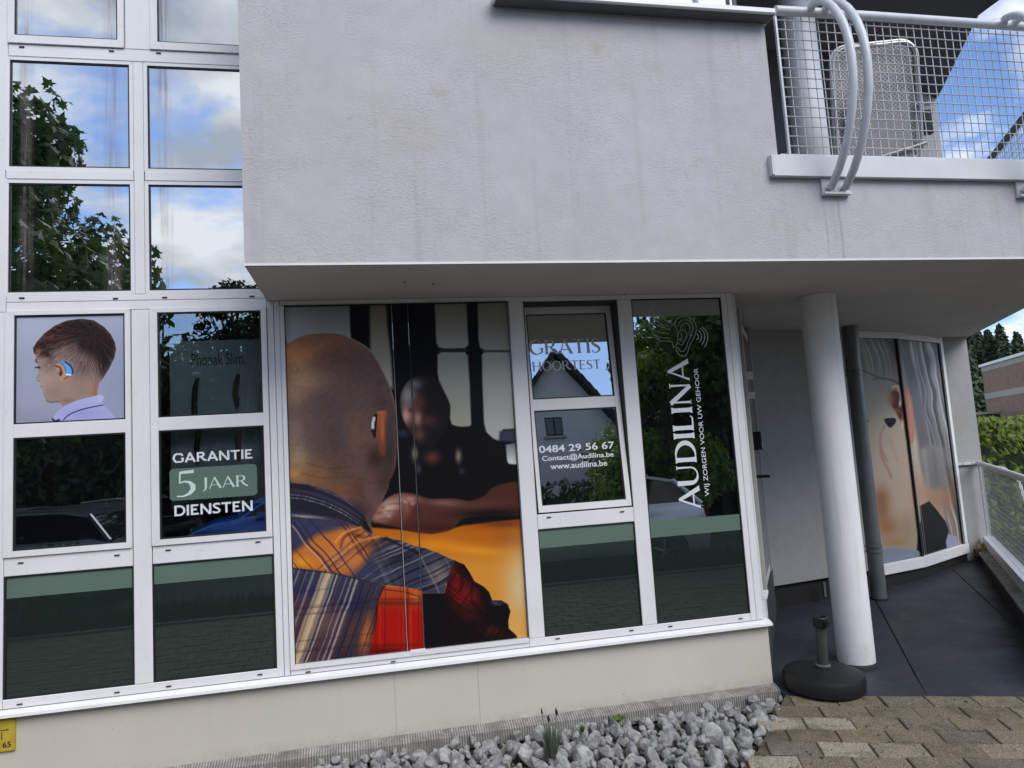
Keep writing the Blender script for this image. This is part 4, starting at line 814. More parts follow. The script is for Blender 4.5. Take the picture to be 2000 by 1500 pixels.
# downpipe
DP = empty('downpipe', (4.50, 1.50, 0), label='grey zinc downpipe between the round column and the bay window', category='downpipe')
MB().tube([(0, 0, .20), (0, 0, 2.42)], .066, 20).build('pipe', 'zinc', DP, True)
MB().tube([(0, 0, 2.42), (0, -.005, 2.52), (-.0, -.01, 2.725)], [.069, .072, .072], 20).build('top_socket', 'zinc', DP, True)
for z in (2.30, .66):
    MB().lathe([(.067, z-.05), (.074, z-.047), (.074, z-.03), (.068, z-.027), (.068, z-.005), (.074, z-.002), (.074, z+.018), (.067, z+.021)], 0, 0, 20).build('collar', 'zinc', DP, True)
MB().lathe([(.075, .178), (.075, .20)], 0, 0, 20).build('foot', 'bitumen', DP, True)
# ------------------------------------------------------------------ ground, terrace, paving, stones
def clip_poly(poly, clip):          # both convex, clip counter-clockwise
    out_ = list(poly)
    for i in range(len(clip)):
        a, b = clip[i], clip[(i+1) % len(clip)]; inp = out_; out_ = []
        if not inp: return []
        def ins(p): return (b[0]-a[0])*(p[1]-a[1])-(b[1]-a[1])*(p[0]-a[0]) >= -1e-9
        for j in range(len(inp)):
            p, q = inp[j], inp[(j+1) % len(inp)]; ip, iq = ins(p), ins(q)
            if ip: out_.append(p)
            if ip != iq:
                dx, dy = q[0]-p[0], q[1]-p[1]; den = (b[0]-a[0])*dy-(b[1]-a[1])*dx
                t = ((b[1]-a[1])*(p[0]-a[0])-(b[0]-a[0])*(p[1]-a[1]))/(den or 1e-9); out_.append((p[0]+dx*t, p[1]+dy*t))
    return out_
def area(p): return .5*abs(sum(p[i][0]*p[(i+1) % len(p)][1]-p[(i+1) % len(p)][0]*p[i][1] for i in range(len(p))))
def slab(mb, poly, zf, h, c, dz=0.0, tilt=(0, 0)):
    n = len(poly); cx = sum(p[0] for p in poly)/n; cy = sum(p[1] for p in poly)/n
    def T(p, k, z):
        dx, dy = p[0]-cx, p[1]-cy; L = math.hypot(dx, dy) or 1; f = max(0, 1-k*1.35/L); x, y = cx+dx*f, cy+dy*f
        return (x, y, zf(p[0], p[1])+dz+dx*tilt[0]+dy*tilt[1]+z)
    vs = [T(p, 0, -h) for p in poly]+[T(p, 0, -c) for p in poly]+[T(p, c, 0) for p in poly]
    fs = [tuple(range(n))[::-1], tuple(range(2*n, 3*n))]
    for r in (0, 1): fs += [(r*n+i, r*n+(i+1) % n, (r+1)*n+(i+1) % n, (r+1)*n+i) for i in range(n)]
    mb.add(vs, fs)
tag(obj('ground', [(-80, -80, -.20), (90, -80, -.20), (90, 90, -.20), (-80, 90, -.20)], [(0, 1, 2, 3)], 'asphalt'), kind='structure')
# terrace
TA = math.radians(-20.7); TE0 = Vector((2.515, -.150)); TEd = Vector((math.cos(TA), math.sin(TA)))
TE1 = TE0+TEd*2.6
terr = [(TE0.x, TE0.y), (TE1.x, TE1.y), (5.35, -.35), (6.95, 2.44), (6.95, 3.2), (3.4, 3.2), (2.515, .0)]
tb_ = MB(); slab(tb_, terr, lambda x, y: fz(x, y)-.026, .12, .001); tf = tb_.build('terrace_floor', 'bitumen'); tag(tf, kind='structure')
TG = math.radians(-31.3); du = Vector((math.cos(TG), math.sin(TG))); dw = Vector((-du.y, du.x)); org = Vector((3.347, -.318))
for i in range(-3, 6):
    for j in range(-4, 5):
        off = .0
        q = [org+du*(.90*(i+a)+.004*(1-2*a))+dw*(1.22*(j+b)+off+.004*(1-2*b)-.25) for a, b in ((0, 0), (1, 0), (1, 1), (0, 1))]
        pl = clip_poly([(p.x, p.y) for p in q], terr)
        if len(pl) > 2 and area(pl) > .01:
            mb = MB(); slab(mb, pl, fz, .022, .002, random.uniform(-.0008, .0008)); mb.build('floor_tile', 'terrace_tile', tf)
# street paving
def zp(x, y): return .088+.03*(y+.2)
bed_edge = [(2.50, -.11), (2.33, -.34), (2.10, -.62), (1.74, -.93), (1.30, -1.12), (-1.2, -1.16)]
P = tag(MB().box(-7.5, 8.5, -4.96, -1.30, -.25, -.20).build('paving', 'soil'), kind='structure')
def under(poly, mat='soil'): return MB().add([(x, y, z) for x, y, z in poly], [tuple(range(len(poly)))])
tag(under([(-7.5, -5.0, -.095), (9, -5.0, -.095), (9, -.2, .080), (2.53, -.10, .081), (1.76, -.97, .056), (1.4, -1.18, .049), (-7.5, -1.18, .049)]).build('paving_bed', 'joint_sand'), kind='structure')
full = {}
vis = []
for j in range(0, 9):
    for i in range(-8, 16):
        L_, W_ = .262, .166; o_ = (j % 2)*.5*L_+random.uniform(-.006, .006)
        a0 = TE0+TEd*(i*L_+o_)-Vector((-TEd.y, TEd.x))*(W_*(j+1)+.004)
        nrm = Vector((-TEd.y, TEd.x)); gp = .0022+random.random()*.002
        q = [a0+TEd*gp+nrm*gp, a0+TEd*(L_-gp)+nrm*gp, a0+TEd*(L_-gp)+nrm*(W_-gp), a0+TEd*gp+nrm*(W_-gp)]
        poly = [(p.x, p.y) for p in q]; cx = sum(p[0] for p in poly)/4; cy = sum(p[1] for p in poly)/4
        # keep right of the gravel bed and in front of the curve where the rows turn
        lim = -1.30+.05*math.sin(cx*2)
        if cy < lim or cx > 5.6: continue
        if cx < 2.50:
            ok = False
            for (xa, ya), (xb, yb) in zip(bed_edge[:-1], bed_edge[1:]):
                if xb <= cx <= xa: ok = cy < ya+(yb-ya)*(xa-cx)/(xa-xb)-.02
            if not ok: continue
        vis.append(poly)
# rows parallel to the house further out
far = []
for j in range(0, 22):
    for i in range(-30, 34):
        L_, W_ = .262, .166; gp = .004; x = i*L_+(j % 2)*.5*L_; y = -1.36-j*W_
        if x > 8.3 or x < -7.4: continue
        far.append([(x+gp, y-W_+gp), (x+L_-gp, y-W_+gp), (x+L_-gp, y-gp), (x+gp, y-gp)])
near = [p for p in far if p[0][1] > -1.36-4*.166 and .9 < p[0][0] < 4.2]; far = [p for p in far if p not in near]
for poly in vis+near:
    mb = MB(); slab(mb, poly, zp, .05, .0045, random.uniform(-.003, .003), (random.uniform(-.014, .014), random.uniform(-.014, .014))); mb.build('paver', 'paver_stone', P)
fm = MB()
for poly in far: slab(fm, poly, zp, .045, .007, random.uniform(-.003, .003))
tag(fm.build('far_paver', 'paver_far', P), kind='stuff')
tag(MB().box(-7.5, 8.5, -5.08, -4.965, -.2, -.03, .0).build('kerb', 'kerb'), kind='structure')
# gravel bed soil
BED = tag(MB().add([(-2.3, .0, .0), (2.5, .0, .0), (2.5, -.11, .012), (2.1, -.64, -.004), (1.74, -.96, -.008), (1.3, -1.16, -.008), (-2.3, -1.2, -.01)], [tuple(range(7))]).build('gravel_bed', 'soil'), kind='structure')
# ribbed strip at the foot of the wall
MB().prism([(.004, .121), (-.052, .098), (-.060, .094), (-.062, .018), (.004, .018)], 'x', -2.102, 2.512).build('base_strip', 'strip_core', B)
rb = MB()
x = -2.1
while x < 2.505:
    rb.add([(x, .0, .1225), (x+.008, .0, .1225), (x+.008, -.0555, .1005), (x, -.0555, .1005), (x+.008, -.0645, .094), (x, -.0645, .094), (x+.008, -.0655, .02), (x, -.0655, .02)], [(0, 1, 2, 3), (3, 2, 4, 5), (5, 4, 6, 7), (1, 6, 4, 2), (0, 3, 5, 7)]); x += .0150
tag(rb.build('strip_rib', 'strip_grey', B), kind='stuff')
MB().box(-2.1, 2.50, -.03, .003, .0, .0175).build('strip_gap', 'void_dark', B)
# stones
def rock(seed):
    r = random.Random(seed); bm = bmesh.new(); bmesh.ops.create_icosphere(bm, subdivisions=2, radius=1)
    for k in range(9):
        n_ = Vector((r.gauss(0, 1), r.gauss(0, 1), r.gauss(0, 1))).normalized(); d = r.uniform(.42, .80)
        for v in bm.verts:
            e = v.co.dot(n_)-d
            if e > 0: v.co -= n_*e
    for v in bm.verts: v.co *= 1+r.uniform(-.035, .035)
    me = bpy.data.meshes.new('stone'); bm.to_mesh(me); bm.free(); me.materials.append(MATS['limestone']); return me
rocks = [rock(100+i) for i in range(16)]
def in_bed(x, y, m_=.0):
    if y > -.075 or x < -1.0: return False
    for (xa, ya), (xb, yb) in zip(bed_edge[:-1], bed_edge[1:]):
        if xb <= x <= xa: return y > ya+(yb-ya)*(xa-x)/(xa-xb)+m_
    return False
stones = []; tries = 0; r_ = random.Random(3)
EX_ST = []
def place(cnt, zr, smin, smax, sep):
    global tries
    k = 0; t = 0
    while k < cnt and t < 20000:
        t += 1; x = r_.uniform(-.75, 2.48); y = r_.uniform(-1.1, -.07)
        s = r_.uniform(smin, smax)
        if not in_bed(x, y, s*.3): continue
        X, Y = project(np.array([x, y, .05]))
        if Y > 1560: continue
        if any((x-a)**2+(y-b)**2 < (sep*(s+c))**2 and abs(zr-z0) < .02 for a, b, c, z0 in stones): continue
        stones.append((x, y, s, zr)); k += 1
place(60, .034, .058, .082, .75); place(330, .026, .022, .058, .62); place(150, .066, .020, .046, .85)
print('stones', len(stones))
def front(s_): return -s_[1]*1.0+s_[3]*8+s_[2]*8
stones.sort(key=front, reverse=True)
for x, y, s, z in stones[:300]:
    o = bpy.data.objects.new('stone', r_.choice(rocks)); COL.objects.link(o); o.parent = BED
    o.location = (x, y, z+r_.uniform(-.006, .008)); o.rotation_euler = [r_.uniform(0, 6.28) for _ in range(3)]
    o.scale = (s*r_.uniform(.95, 1.3), s*r_.uniform(.8, 1.05), s*r_.uniform(.6, .85))
sj = MB()
for x, y, s, z in stones[300:]:
    me = r_.choice(rocks); R3 = Matrix.LocRotScale(Vector((x, y, z)), __import__('mathutils').Euler([r_.uniform(0, 6.28) for _ in range(3)]), Vector((s*1.12, s*.92, s*.72)))
    sj.add([R3 @ v.co for v in me.vertices], [tuple(p.vertices) for p in me.polygons])
tag(sj.build('smaller_stone', 'limestone_joined', BED), kind='stuff')
# small rubble between
gm = MB()
for k in range(900):
    x, y = r_.uniform(-.8, 2.55), r_.uniform(-1.15, -.07)
    if not in_bed(x, y, -.05): continue
    s = r_.uniform(.004, .012); z = .006; pts = [(x+s*r_.uniform(.6, 1.2)*math.cos(a), y+s*r_.uniform(.6, 1.2)*math.sin(a)) for a in (0, 1.3, 2.6, 3.9, 5.2)]
    gm.prism(pts, 'z', z-.004, z+s*r_.uniform(.5, 1.2))
tag(gm.build('grit', 'limestone', BED), kind='stuff')

# moss, litter and crumbs lying in the joints and on the paving
lt = MB(); ms_ = MB()
for k in range(700):
    x, y = r_.uniform(1.9, 4.3), r_.uniform(-1.75, -.15)
    if y > TE0.y+(x-TE0.x)*math.tan(TA)-.02 or in_bed(x, y, -.01): continue
    s = r_.uniform(.0015, .005) if r_.random() < .93 else r_.uniform(.006, .012); z = zp(x, y)+.001; a0 = r_.uniform(0, 6.28)
    mb_ = ms_ if r_.random() < .4 else lt
    mb_.prism([(x+s*math.cos(a0), y+s*math.sin(a0)), (x+s*.8*math.cos(a0+2), y+s*.8*math.sin(a0+2)), (x+s*math.cos(a0+4.1), y+s*math.sin(a0+4.1))], 'z', z-.003, z+s*.6)
tag(lt.build('litter', 'litter', P), kind='stuff'); tag(ms_.build('moss', 'moss', P), kind='stuff')
# ------------------------------------------------------------------ balcony railing
def wires(parent, A, Bv, zlo, zhi, step, r, hstep=None, limit=140, mat='wire_grey'):
    A, Bv = Vector(A), Vector(Bv); L = (Bv-A).length; n = min(int(L/step), limit); k = None
    vm = MB().tube([(0, 0, zlo), (0, 0, zhi)], r, 5)
    for i in range(n+1):
        if k is None: k = vm.build('wire', mat, parent); o = k
        else: o = k.copy(); COL.objects.link(o)
        p = A+(Bv-A)*(i*step/L); o.location = (p.x, p.y, 0)
    hs = hstep or step; m_ = int((zhi-zlo)/hs); k = None; d = Bv-A
    ang = math.atan2(d.y, d.x)
    for i in range(m_+1):
        if k is None: k = MB().tube([(0, -.004, 0), (L, -.004, 0)], r, 5).build('wire', mat, parent); o = k
        else: o = k.copy(); COL.objects.link(o)
        o.location = (A.x, A.y, zlo+i*hs); o.rotation_euler = (0, 0, ang)
BR = empty('balcony_railing', (2.4, -.76, 3.35), label='white balcony railing with wire mesh and bent double tube supports', category='railing')
def rel(o, par):
    o.matrix_parent_inverse = Matrix.Translation(par.location).inverted(); return o
def brp(name, mb, mat, smooth=False, par=None): return rel(mb.build(name, mat, par or BR, smooth), BR) if par is None else mb.build(name, mat, par, smooth)
zt = at(1700, 44, -.80).z
def py_at(X, Y, Z): return project(np.array([X, Y, Z]))
brp('bottom_channel', MB().prism([(-.80, 3.236), (-.80, 3.362), (-.745, 3.362), (-.745, 3.236)], 'x', 2.372, 4.86), 'coat_white')
brp('channel_lip', MB().box(2.45, 4.85, -.762, -.745, 3.363, 3.385), 'coat_white'); brp('channel_end', MB().box(2.362, 2.3705, -.80, -.70, 3.243, 3.364), 'coat_white')
brp('side_channel', MB().prism([(4.862, -.80), (6.78, 2.40), (6.72, 2.44), (4.80, -.745)], 'z', 3.245, 3.362), 'coat_white')
top = at(1700, 46, -.80).z
brp('top_rail', MB().tube([(2.505, -.775, 4.285), (2.75, -.775, 4.288), (3.2, -.775, 4.29), (4.10, -.775, 4.29), (4.86, -.775, 4.29)], .028, 14), 'rail_white', True)
brp('side_beam', MB().tube([(4.86, -.775, 4.29), (6.74, 2.38, 4.29)], .030, 12), 'railing_beam', True)
mesh = Empty_ = None
wp = BR
A1, A2 = (2.515, -.760, 0), (4.85, -.760, 0)
def wires_rel(parent, *a, **k):
    before = set(COL.objects); wires(parent, *a, **k)
    for o in COL.objects:
        if o not in before: o.matrix_parent_inverse = Matrix.Translation(parent.location).inverted()
wires_rel(BR, A1, A2, 3.372, 4.262, .0565, .0034, hstep=.0615)
wires_rel(BR, (4.90, -.70, 0), (6.70, 2.32, 0), 3.372, 4.262, .0565, .0028, hstep=.0615)
brp('end_bar', MB().box(2.498, 2.510, -.775, -.757, 3.37, 4.262), 'rail_white')
def bracket(x0):
    for dx in (0, .098):
        x = x0+dx; pts = []
        # leaves the top rail, bulges outward and returns to the wall below the channel
        for t in range(0, 21):
            a = t/20
            P_ = [(-.775, 4.292), (-.83, 4.306), (-.92, 4.262), (-1.01, 4.14), (-1.07, 3.98), (-1.09, 3.80), (-1.065, 3.60), (-.99, 3.40), (-.89, 3.255), (-.79, 3.165)]
            f = a*(len(P_)-1); i = min(int(f), len(P_)-2); u = f-i
            p0, p1, p2, p3 = [np.array(P_[max(0, min(len(P_)-1, q))]) for q in (i-1, i, i+1, i+2)]
            c = .5*((2*p1)+(-p0+p2)*u+(2*p0-5*p1+4*p2-p3)*u*u+(-p0+3*p1-3*p2+p3)*u**3); pts.append((x, c[0], c[1]))
        brp('bent_support', MB().tube(pts, .0235, 14), 'rail_white', True)
    brp('wall_plate', MB().box(x0-.045, x0+.135, -.800, -.7615, 3.128, 3.142, .001).box(x0-.045, x0+.135, -.775, -.7612, 3.143, 3.232), 'coat_white')
    for dx in (.025, .06): brp('bolt', MB().lathe([(.008, 3.1425), (.008, 3.150)], x0+dx, -.787, 8), 'zinc')
bracket(2.735); bracket(4.12)
brp('corner_rail', MB().tube([(4.06, -.775, 4.29), (4.14, -.80, 4.295)], .027, 12), 'rail_white', True)

# folded garden lounger behind the mesh
LG = empty('garden_lounger', (3.0, -.52, 3.24), label='folded garden lounger with rounded tube frame and woven fabric leaning behind the balcony mesh', category='lounger')
def rr(x0, x1, z0, z1, r, n=5):
    pts = []
    for cx, cz, a0 in ((x1-r, z1-r, 0), (x0+r, z1-r, 90), (x0+r, z0+r, 180), (x1-r, z0+r, 270)):
        for k in range(n+1): a = math.radians(a0+90*k/n); pts.append((cx+r*math.cos(a), cz+r*math.sin(a)))
    return pts
lf = rr(-.34, .34, .05, 1.02, .12)
fr = MB().tube([(x, 0, z) for x, z in lf], .016, 8, closed=True).build('frame', 'lounger_frame', LG, True)
inn = rr(-.315, .315, .075, .995, .10)
MB().prism(inn, 'y', .004, .010).build('fabric', 'lounger_weave', LG)
MB().tube([(x*.97, -.045, z*.995) for x, z in rr(-.345, .345, .08, .99, .12)], .013, 8, closed=True).build('frame', 'lounger_frame', LG, True)
MB().prism(rr(-.25, .25, .10, .62, .03), 'y', -.05, -.044).build('seat_fabric', 'lounger_weave', LG)
MB().tube([(-.38, -.02, .12), (-.30, -.03, .12)], .02, 8).build('foot', 'lounger_frame', LG); MB().box(.37, .44, -.03, .03, .28, .46, .01).build('wheel_block', 'slot_black', LG); MB().tube([(.30, -.03, .50), (.42, -.03, .50)], .014, 6).build('arm', 'lounger_frame', LG)
MB().tube([(-.05, -.07, .10), (.36, -.07, .19)], .013, 6).build('leg', 'lounger_frame', LG)
# upper front corner at the photo's place of the rounded top
LG.rotation_euler = (math.radians(4), math.radians(2), math.radians(-20)); LG.location = (3.44, -.36, 3.44); LG.scale = (.80, .9, .88)

# ------------------------------------------------------------------ terrace railing at the right
TR = empty('terrace_railing', (6.6, 2.35, 0), label='white wire mesh railing at the right end of the terrace', category='railing')
ra, rb_ = Vector((6.60, 2.38, 0)), Vector((4.87, .25, 0)); dr_ = (rb_-ra).normalized(); nr = Vector((dr_.y, -dr_.x, 0))
def on(t, off, z): p = ra+dr_*t+nr*off; return (p.x, p.y, z)
def beam(name, t0, t1, o0, o1, z0, z1, mat):
    vs = [on(t, o_, z) for t in (t0, t1) for o_ in (o0, o1) for z in (z0, z1)]
    x = MB().add(vs, [(0, 1, 3, 2), (4, 6, 7, 5), (0, 4, 5, 1), (2, 3, 7, 6), (0, 2, 6, 4), (1, 5, 7, 3)]).build(name, mat, TR); return rel(x, TR)
L3 = (rb_-ra).length+1.2
rel(MB().tube([on(0, 0, 1.30), on(L3, 0, 1.30)], .028, 12).build('top_rail', 'rail_white', TR, True), TR)
rel(MB().box(6.36, 6.68, 2.405, 2.433, 1.285, 1.312, .002).build('wall_plate', 'rail_white', TR), TR)
for x in (6.42, 6.54): rel(MB().tube([(x, 2.40, 1.30), (x, 2.41, 1.30)], .006, 6).build('bolt', 'zinc', TR), TR)
beam('bottom_channel', .0, L3, -.05, .05, .40, .50, 'rail_white'); beam('ledge', -.05, L3, -.14, .12, .335, .36, 'strip_grey'); beam('shade_block', 0, L3, .0, .10, .12, .334, 'void_dark')  # solid black block below the ledge; the shade there is its colour
wires_rel(TR, on(.05, 0, 0), on(L3, 0, 0), .505, 1.28, .062, .0015, hstep=.05, limit=60, mat='wire_dull')
rel(MB().tube([on(.05, 0, .50), on(.05, 0, 1.30)], .012, 8).build('post', 'rail_white', TR), TR)
rel(MB().tube([on(1.05, .02, 1.30), on(1.25, -.08, 1.29), on(1.42, -.16, 1.2), on(1.5, -.18, 1.0)], .02, 8).build('bent_support', 'rail_white', TR, True), TR)
# dry leaves in the corner
dl = None
for k in range(16):
    x, y = 6.42+random.uniform(-.08, .10), 2.20+random.uniform(-.12, .12)
    r0 = .045; vs = [(r0, 0, .0), (.2*r0, .5*r0, .012), (-r0, .1*r0, 0), (.1*r0, -.55*r0, .010), (0, 0, -.006)]
    o = obj('dry_leaf', vs, [(0, 1, 4), (1, 2, 4), (2, 3, 4), (3, 0, 4)], 'dry_leaf') if dl is None else dl.copy()
    if dl is not None: COL.objects.link(o)
    dl = dl or o; o.location = (x, y, fz(x, y)+.02+random.uniform(0, .16)); o.rotation_euler = [random.uniform(-.9, .9) for _ in range(2)]+[random.uniform(0, 6.28)]
    s = random.uniform(.9, 1.9); o.scale = (s, s, s)
    tag(o, 'curled dry brown leaf heaped in the terrace corner below the railing', 'leaf', 'dry leaves in the terrace corner')

# ------------------------------------------------------------------ umbrella foot
ub = atz(1608, 1326, .15); UB = empty('umbrella_base', (ub.x, ub.y, .094), label='round black umbrella base with an empty pole socket', category='umbrella base')
MB().lathe([(.222, .001), (.246, .014), (.250, .075), (.238, .105), (.19, .122), (.10, .132), (.05, .137), (.044, .139)], 0, 0, 44).build('weight', 'rubber_black', UB, True)
MB().lathe([(.045, .1395), (.047, .148), (.036, .152)], 0, 0, 24).build('collar', 'zinc', UB, True)
MB().lathe([(.033, .1525), (.033, .40)], 0, 0, 24).build('pole_socket', 'post_grey', UB, True)
cp = MB().lathe([(.040, .385), (.047, .39), (.047, .445), (.041, .452), (.036, .452), (.030, .43), (.012, .428)], 0, 0, 24).build('clamp_ring', 'rubber_black', UB, True)
MB().tube([(0, -.047, .42), (0, -.075, .42)], .014, 10).build('knob', 'rubber_black', cp, True)
UB.rotation_euler = (math.radians(2.5), math.radians(1.5), 0)

# ------------------------------------------------------------------ yellow marker plate
GS = empty('marker_plate', (-2.02, -.02, .0), label='yellow marker plate with black numbers on the plinth', category='sign')
q0, q1 = at(-22, 1408), at(31, 1464); sx0, sx1, sz0, sz1 = q0.x, q1.x, q1.z, q0.z
GS.location = ((sx0+sx1)/2, .0, (sz0+sz1)/2); hw, hh = (sx1-sx0)/2, (sz1-sz0)/2
MB().prism(rr(-hw, hw, -hh, hh, .008, 3), 'y', -.010, .002).build('plate', 'sign_yellow', GS)
MB().prism(rr(-hw+.004, hw-.004, -hh+.004, hh-.004, .006, 3), 'y', -.0122, -.0102).build('face', 'sign_yellow', GS)
def font_mesh(text, bold=0.0, shear=0.0, sx=1.0):
    c = bpy.data.curves.new('lettering', 'FONT'); c.body = text; c.size = 1; c.offset = bold; c.shear = shear; c.fill_mode = 'FRONT'; c.resolution_u = 4
    o = bpy.data.objects.new('lettering', c); COL.objects.link(o); bpy.context.view_layer.update()
    me = bpy.data.meshes.new_from_object(o); vs = [(v.co.x*sx, v.co.y) for v in me.vertices]; fs = [tuple(p.vertices) for p in me.polygons]
    bpy.data.objects.remove(o); return vs, fs
def fit(vs, W=None, H=None):
    xs = [v[0] for v in vs]; ys = [v[1] for v in vs]; x0, x1, y0, y1 = min(xs), max(xs), min(ys), max(ys)
    return [((x-x0)/(x1-x0), (y-y0)/(y1-y0)) for x, y in vs]
def letter_obj(name, vs, fs, mat, P0, ex, ez, W, H, parent=None, th=.0006, rawbase=None):
    """text block fitted to W x H; P0 lower left, ex along the line, ez up; front face towards ez x ex"""
    P0, ex, ez = Vector(P0), Vector(ex), Vector(ez); n_ = ez.cross(ex); F = fit(vs)
    V = [P0+ex*(x*W)+ez*(y*H) for x, y in F]; k = len(V); Vb = [p+n_*th for p in V]
    # boundary edges for the side faces
    cnt = {}
    for f in fs:
        for a, b in zip(f, f[1:]+f[:1]): cnt[(a, b)] = 1
    sides = [(a, b, k+b, k+a) for (a, b) in cnt if (b, a) not in cnt]
    o = obj(name, V+Vb, [f for f in fs]+sides, mat, parent); return o
EX, EZ = (1, 0, 0), (0, 0, 1)
def sgn(text, x, z, w_, h_, bold=.02):
    v, f = font_mesh(text, bold); letter_obj('number', v, f, 'ink_black', (x, -.0128, z), EX, EZ, w_, h_, GS)
sgn('65', hw-.058, -hh+.020, .040, .030); sgn('5', hw-.088, -hh+.064, .018, .026); MB().box(hw-.064, hw-.060, -.0128, -.0123, -hh+.062, -hh+.104).build('mark', 'ink_black', GS)
MB().box(-hw+.01, hw-.028, -.0128, -.0123, -hh+.108, -hh+.112).build('mark', 'ink_black', GS); MB().box(hw-.046, hw-.034, -.0128, -.0123, hh-.055, hh-.050).build('mark', 'ink_black', GS); MB().box(hw-.088, hw-.078, -.0128, -.0123, hh-.055, hh-.050).build('mark', 'ink_black', GS)

# ------------------------------------------------------------------ small plants in the gravel
def blades(mb, n, x, y, z, h, spread, wd, rr_=random):
    for k in range(n):
        a = rr_.uniform(0, 6.28); t = rr_.uniform(.2, 1)*spread; hh_ = h*rr_.uniform(.5, 1); bx, by = x+math.cos(a)*t*.25, y+math.sin(a)*t*.25
        tx, ty = x+math.cos(a)*t, y+math.sin(a)*t; mx_, my_ = (bx*.45+tx*.55), (by*.45+ty*.55); p = Vector((-math.sin(a), math.cos(a), 0))*wd
        mb.add([(bx-p.x, by-p.y, z), (bx+p.x, by+p.y, z), (mx_+p.x*.8, my_+p.y*.8, z+hh_*.62), (mx_-p.x*.8, my_-p.y*.8, z+hh_*.62), (tx, ty, z+hh_)], [(0, 1, 2, 3), (3, 2, 4)])
def tuft(px, py, mat, h, spread, n, wd, label, cat, spikes=0):
    c = atz(px, py, .03); c.z = .06; t = empty('lavender_tuft' if spikes else 'weed', (c.x, c.y, .01), label=label, category=cat); t.location = (c.x, c.y, .05)
    mb = MB(); blades(mb, n, 0, 0, 0, h, spread, wd); mb.build('foliage', mat, t)
    for k in range(spikes):
        a = random.uniform(-1.3, 1.3)-1.57; dx, dy = random.uniform(-.05, .06), random.uniform(-.03, .03); hz = random.uniform(.16, .23)
        s = MB().tube([(dx*.3, dy*.3, 0), (dx, dy, hz)], .0012, 4).build('stalk', mat, t); MB().tube([(dx, dy, hz), (dx*1.05, dy, hz+.012), (dx*1.08, dy, hz+.032)], [.003, .0055, .002], 6).build('flower_spike', 'bitumen', s)
    return t
tuft(1080, 1486, 'leaf_grey', .19, .085, 330, .0018, 'grey green lavender tuft growing among the stones', 'plant', 6)
# dandelion leaves
DL = empty('weed', tuple(atz(1208, 1412, .115)), label='small green leafy weed between the wall strip and the stones', category='plant')
for k in range(7):
    a = k*.9+.3; L = .055; p = [(0, 0, .0), (.3*L, .26*L, .018), (.55*L, .30*L, .03), (L, 0, .034), (.55*L, -.30*L, .03), (.3*L, -.26*L, .018), (.5*L, 0, .022)]
    o = obj('leaf', [(x*math.cos(a)-y*math.sin(a), x*math.sin(a)+y*math.cos(a), z) for x, y, z in p], [(0, 1, 6), (1, 2, 6), (2, 3, 6), (3, 4, 6), (4, 5, 6), (5, 0, 6)], 'leaf_weed', DL)
W2 = empty('weed', tuple(atz(1137, 1430, .085)), label='tiny weed sprout left of the leafy weed', category='plant'); mb = MB(); blades(mb, 40, 0, 0, 0, .05, .03, .003); mb.build('foliage', 'leaf_weed', W2)
c = atz(1482, 1492, .06); SD = empty('sedum_patch', (c.x, c.y, .045), label='low red stonecrop patch at the tip of the gravel bed', category='plant'); mb = MB()
for k in range(520):
    a = random.uniform(0, 6.28); r0 = math.sqrt(random.random()); x, y = .085*r0*math.cos(a), .040*r0*math.sin(a); s = random.uniform(.002, .0042); z = random.uniform(0, .016)*(1.1-r0)
    mb.add([(x, y, z+s*1.6), (x+s, y, z), (x-s*.5, y+s*.9, z), (x-s*.5, y-s*.9, z)], [(0, 1, 2), (0, 2, 3), (0, 3, 1)])
mb.build('foliage', 'sedum_red', SD)
# ------------------------------------------------------------------ vegetation and buildings around
def lobed(L, rnd, kind):
    if kind == 'plane':
        pts = []; 
        for a, r0 in ((-90, .12), (-60, .55), (-38, .42), (-15, .95), (8, .5), (30, .8), (55, .55), (90, 1.1), (125, .55), (150, .8), (172, .5), (195, .95), (218, .42), (240, .55)):
            t = math.radians(a); pts.append((r0*L*.6*math.cos(t), r0*L*.6*math.sin(t)))
        return pts
    if kind == 'oval': return [(0, -.5*L), (.28*L, -.1*L), (.2*L, .3*L), (0, .6*L), (-.2*L, .3*L), (-.28*L, -.1*L)]
    if kind == 'spray': return [(-.12*L, -.5*L), (.12*L, -.5*L), (.30*L, .0), (.06*L, .6*L), (-.06*L, .6*L), (-.26*L, .05*L)]
def leaves(mb, n, pick, L, kind, rnd, droop=.5):
    for k in range(n):
        P_, out_ = pick(); l = L*rnd.uniform(.6, 1.15); pts = lobed(l, rnd, kind)
        nrm = (Vector(out_)*.8+Vector((rnd.uniform(-1, 1), rnd.uniform(-1, 1), rnd.uniform(-.3, 1.1)))).normalized()
        up = Vector((rnd.uniform(-.6, .6), rnd.uniform(-.6, .6), -droop+rnd.uniform(-.6, .6))); u = nrm.cross(up)
        if u.length < .05: u = nrm.orthogonal()
        u.normalize(); v = nrm.cross(u); b = len(mb.v)
        for x, y in pts: q = Vector(P_)+u*x+v*y+nrm*(-abs(x)*.25); mb.v.append(tuple(q))
        m_ = len(pts); mb.v.append(tuple(Vector(P_)+nrm*.0))
        mb.f += [(b+i, b+(i+1) % m_, b+m_) for i in range(m_)]
